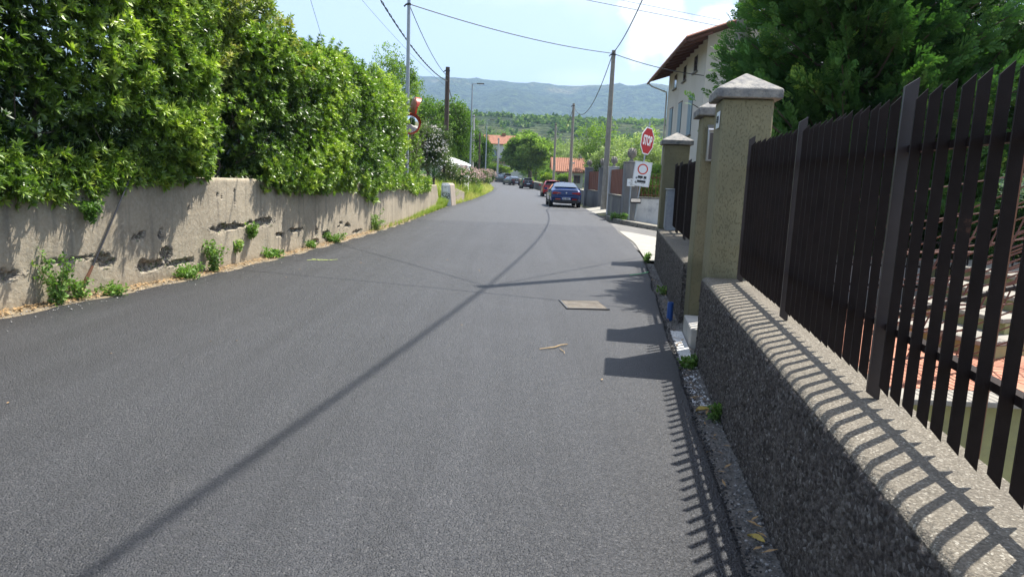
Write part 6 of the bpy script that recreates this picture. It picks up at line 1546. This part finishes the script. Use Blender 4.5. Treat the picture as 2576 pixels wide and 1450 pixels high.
# ------------------------------------------------------------------ conifers behind the fence
FR = [frond(np.random.RandomState(k)) for k in range(5)]
def conifer(label, x, y, z0, h, rad, nb, nf, seed, zlow=.6, lean=0):
    rs = np.random.RandomState(seed); t = thing('conifer', (x, y, z0), label, 'conifer', 'large feathery conifers behind the fence')
    mb = MB(); mb.tube([(x,y,z0),(x+.1,y,z0+h*.4),(x,y,z0+h)], [.2,.14,.03], 8)
    PP = []; AA = []; TT = []; SS = []
    for k in range(nb+(11 if seed == 201 else 0)):
        f = min(1, (k+rs.rand())/nb); zz = z0+zlow+(h-zlow-.4)*f**1.05; az = rs.rand()*6.283 if rs.rand() < .45 else R(222)+rs.randn()*.85
        Rr = rad*(1-max(0, (f-.35)/.75)**1.5)*rs.uniform(.72, 1.1)
        p0 = np.array([x, y, zz]); d = np.array([math.cos(az), math.sin(az), rs.uniform(.05, .42)]); e = p0+d*Rr
        if k >= nb: p0 = np.array([x, y, 1.9]); e = np.array([(2.5, 10.4, 2.62), (3.0, 10.3, 2.35), (3.0, 10.9, 2.95), (2.85, 9.7, 2.3), (2.8, 10.0, 2.75), (3.0, 11.2, 2.4), (2.9, 9.4, 2.75), (3.2, 9.2, 2.2), (2.9, 10.6, 2.15), (3.1, 9.9, 3.1), (3.2, 11.5, 2.9)][k-nb]); d = (e-p0)/np.linalg.norm(e-p0); Rr = 1.4
        tip = e+np.array([0,0,rs.uniform(-.05,.15)])
        midp = p0*.5+e*.5+np.array([0,0,-.10*Rr])
        mb.tube([tuple(p0), tuple(midp), tuple(tip)], [.03,.02,.006], 4, caps=False)
        m = int(nf*rs.uniform(.7, 1.2)*(.5+.5*Rr/rad)*(1.0 if zz < 5.2 else .38))
        u = .12+.90*rs.rand(m)**.7; base = (1-u)[:,None]**2*p0+2*(u*(1-u))[:,None]*midp+(u**2)[:,None]*tip
        side = np.cross(d, [0,0,1.]); side /= np.linalg.norm(side); w = .42*(1.15-u)*Rr/rad+.06
        off = side[None]*(rs.randn(m)*w*.55)[:,None]+np.array([[0,0,1.]])*(rs.randn(m)*.09)[:,None]
        PP.append(base+off); AA.append(d[None]*1.0+off*1.3+rs.randn(m,3)*.28+np.array([[0,0,.18]])); bt = rs.randn()*.09
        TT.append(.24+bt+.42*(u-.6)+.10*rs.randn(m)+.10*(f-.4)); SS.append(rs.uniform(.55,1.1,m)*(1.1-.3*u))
    foliage('sprays', [scatter(FR, np.vstack(PP), np.vstack(AA), np.concatenate(SS), np.clip(np.concatenate(TT), 0, 1), rs)], M['conifer'], t)
    mb.build('trunk', M['branch'], t, world=True); return t
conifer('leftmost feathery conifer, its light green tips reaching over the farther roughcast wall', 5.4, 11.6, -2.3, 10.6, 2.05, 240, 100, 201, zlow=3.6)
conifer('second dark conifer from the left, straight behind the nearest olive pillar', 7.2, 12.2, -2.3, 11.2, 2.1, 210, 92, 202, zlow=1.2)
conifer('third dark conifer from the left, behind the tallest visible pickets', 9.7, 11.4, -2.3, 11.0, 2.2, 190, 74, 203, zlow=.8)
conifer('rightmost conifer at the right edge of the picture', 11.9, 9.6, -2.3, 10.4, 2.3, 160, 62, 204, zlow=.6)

# ------------------------------------------------------------------ wooded hill: crowns standing on the slope
IC = []
def blob_t(rs, n=15, r=1.0):
    return clump(rs, n, r, r*1.05, r*.72, .75)
for k in range(5): IC.append(blob_t(np.random.RandomState(300+k)))
M['hillleaf'] = leafmat('hillside_crowns', (.05,.10,.022), (.19,.27,.065), (.36,.38,.14), .7, .3, .1)
rs = np.random.RandomState(77); n = 12500
y = 170+560*rs.rand(n)**.8; x = (rs.rand(n)*1.5-.62)*y*.85+20
keep = ((np.abs(x) < 700)) & (fbm(np.c_[x/45., y/45.], 8, 4) > .41+.06*((y > 420)*1.)*(rs.rand(n) > .3)); x, y = x[keep], y[keep]; n = len(x)
keep = ~((y < 200) & (x > -16) & (x < 4)); x, y = x[keep], y[keep]; n = len(x)
s = rs.uniform(1.3, 3.6, n)*(.8+.3*(y > 400)); z = terrain(x, y)+s*.45
V, F, T = scatter(IC, np.c_[x, y, z], np.tile([[0,0,1.]], (n,1))+rs.randn(n,3)*.1, s, np.clip(.38+.2*rs.randn(n)+1.0*(fbm(np.c_[x/60., y/60.], 12, 2)-.5), 0, 1), rs)
tag(mesh_np('hillside_wood', V, F, M['hillleaf'], tint=T), 'mixed scrub and woodland covering the near hill', 'wood', kind='stuff')
for k, (pxx, yt, Y, r, lab) in enumerate([(1332, 288, 640, 7, 'broad tree cluster on the hill crest left of centre'), (1357, 292, 640, 5, 'tree on the hill crest right of the broad cluster'), (1398, 290, 640, 5.5, 'round lone tree on the hill crest by the middle pole'), (1478, 294, 640, 3.2, 'small lone tree on the hill crest'), (1500, 296, 640, 6, 'wide tree on the hill crest beside the tall pole'), (1285, 310, 600, 6, 'dark round tree on the hill above the large green tree'), (1392, 330, 560, 6, 'dark tree halfway down the hill by the farthest pole')]):
    P = px(pxx, yt, Y); z0 = float(terrain(np.array([P.x]), np.array([Y*1.]))[0]); h_ = max(9, P.z-z0)
    tree('hill_tree', lab, P.x, Y, P.z-h_, h_, r, r, 420, M['robin'], 400+k, leaf=(1.1,.6), cl=9, lumps=12, tintb=.25, group='lone trees on the hill crest', crown0=.1, trunk=.4)

# ------------------------------------------------------------------ air
mb = MB(); mb.box(-6900, 6900, -3900, 6900, -60, 930)
m = bpy.data.materials.new('haze_air'); m.use_nodes = True; tt_ = m.node_tree; tt_.nodes.clear()
oo = N(tt_, 'ShaderNodeOutputMaterial'); vv = N(tt_, 'ShaderNodeVolumePrincipled'); vv.inputs['Color'].default_value = (.46,.68,1,1); vv.inputs['Density'].default_value = HAZE; vv.inputs['Anisotropy'].default_value = 0.0
LK(tt_, vv.outputs[0], oo.inputs['Volume'])
tag(mb.build('haze', m), kind='stuff')
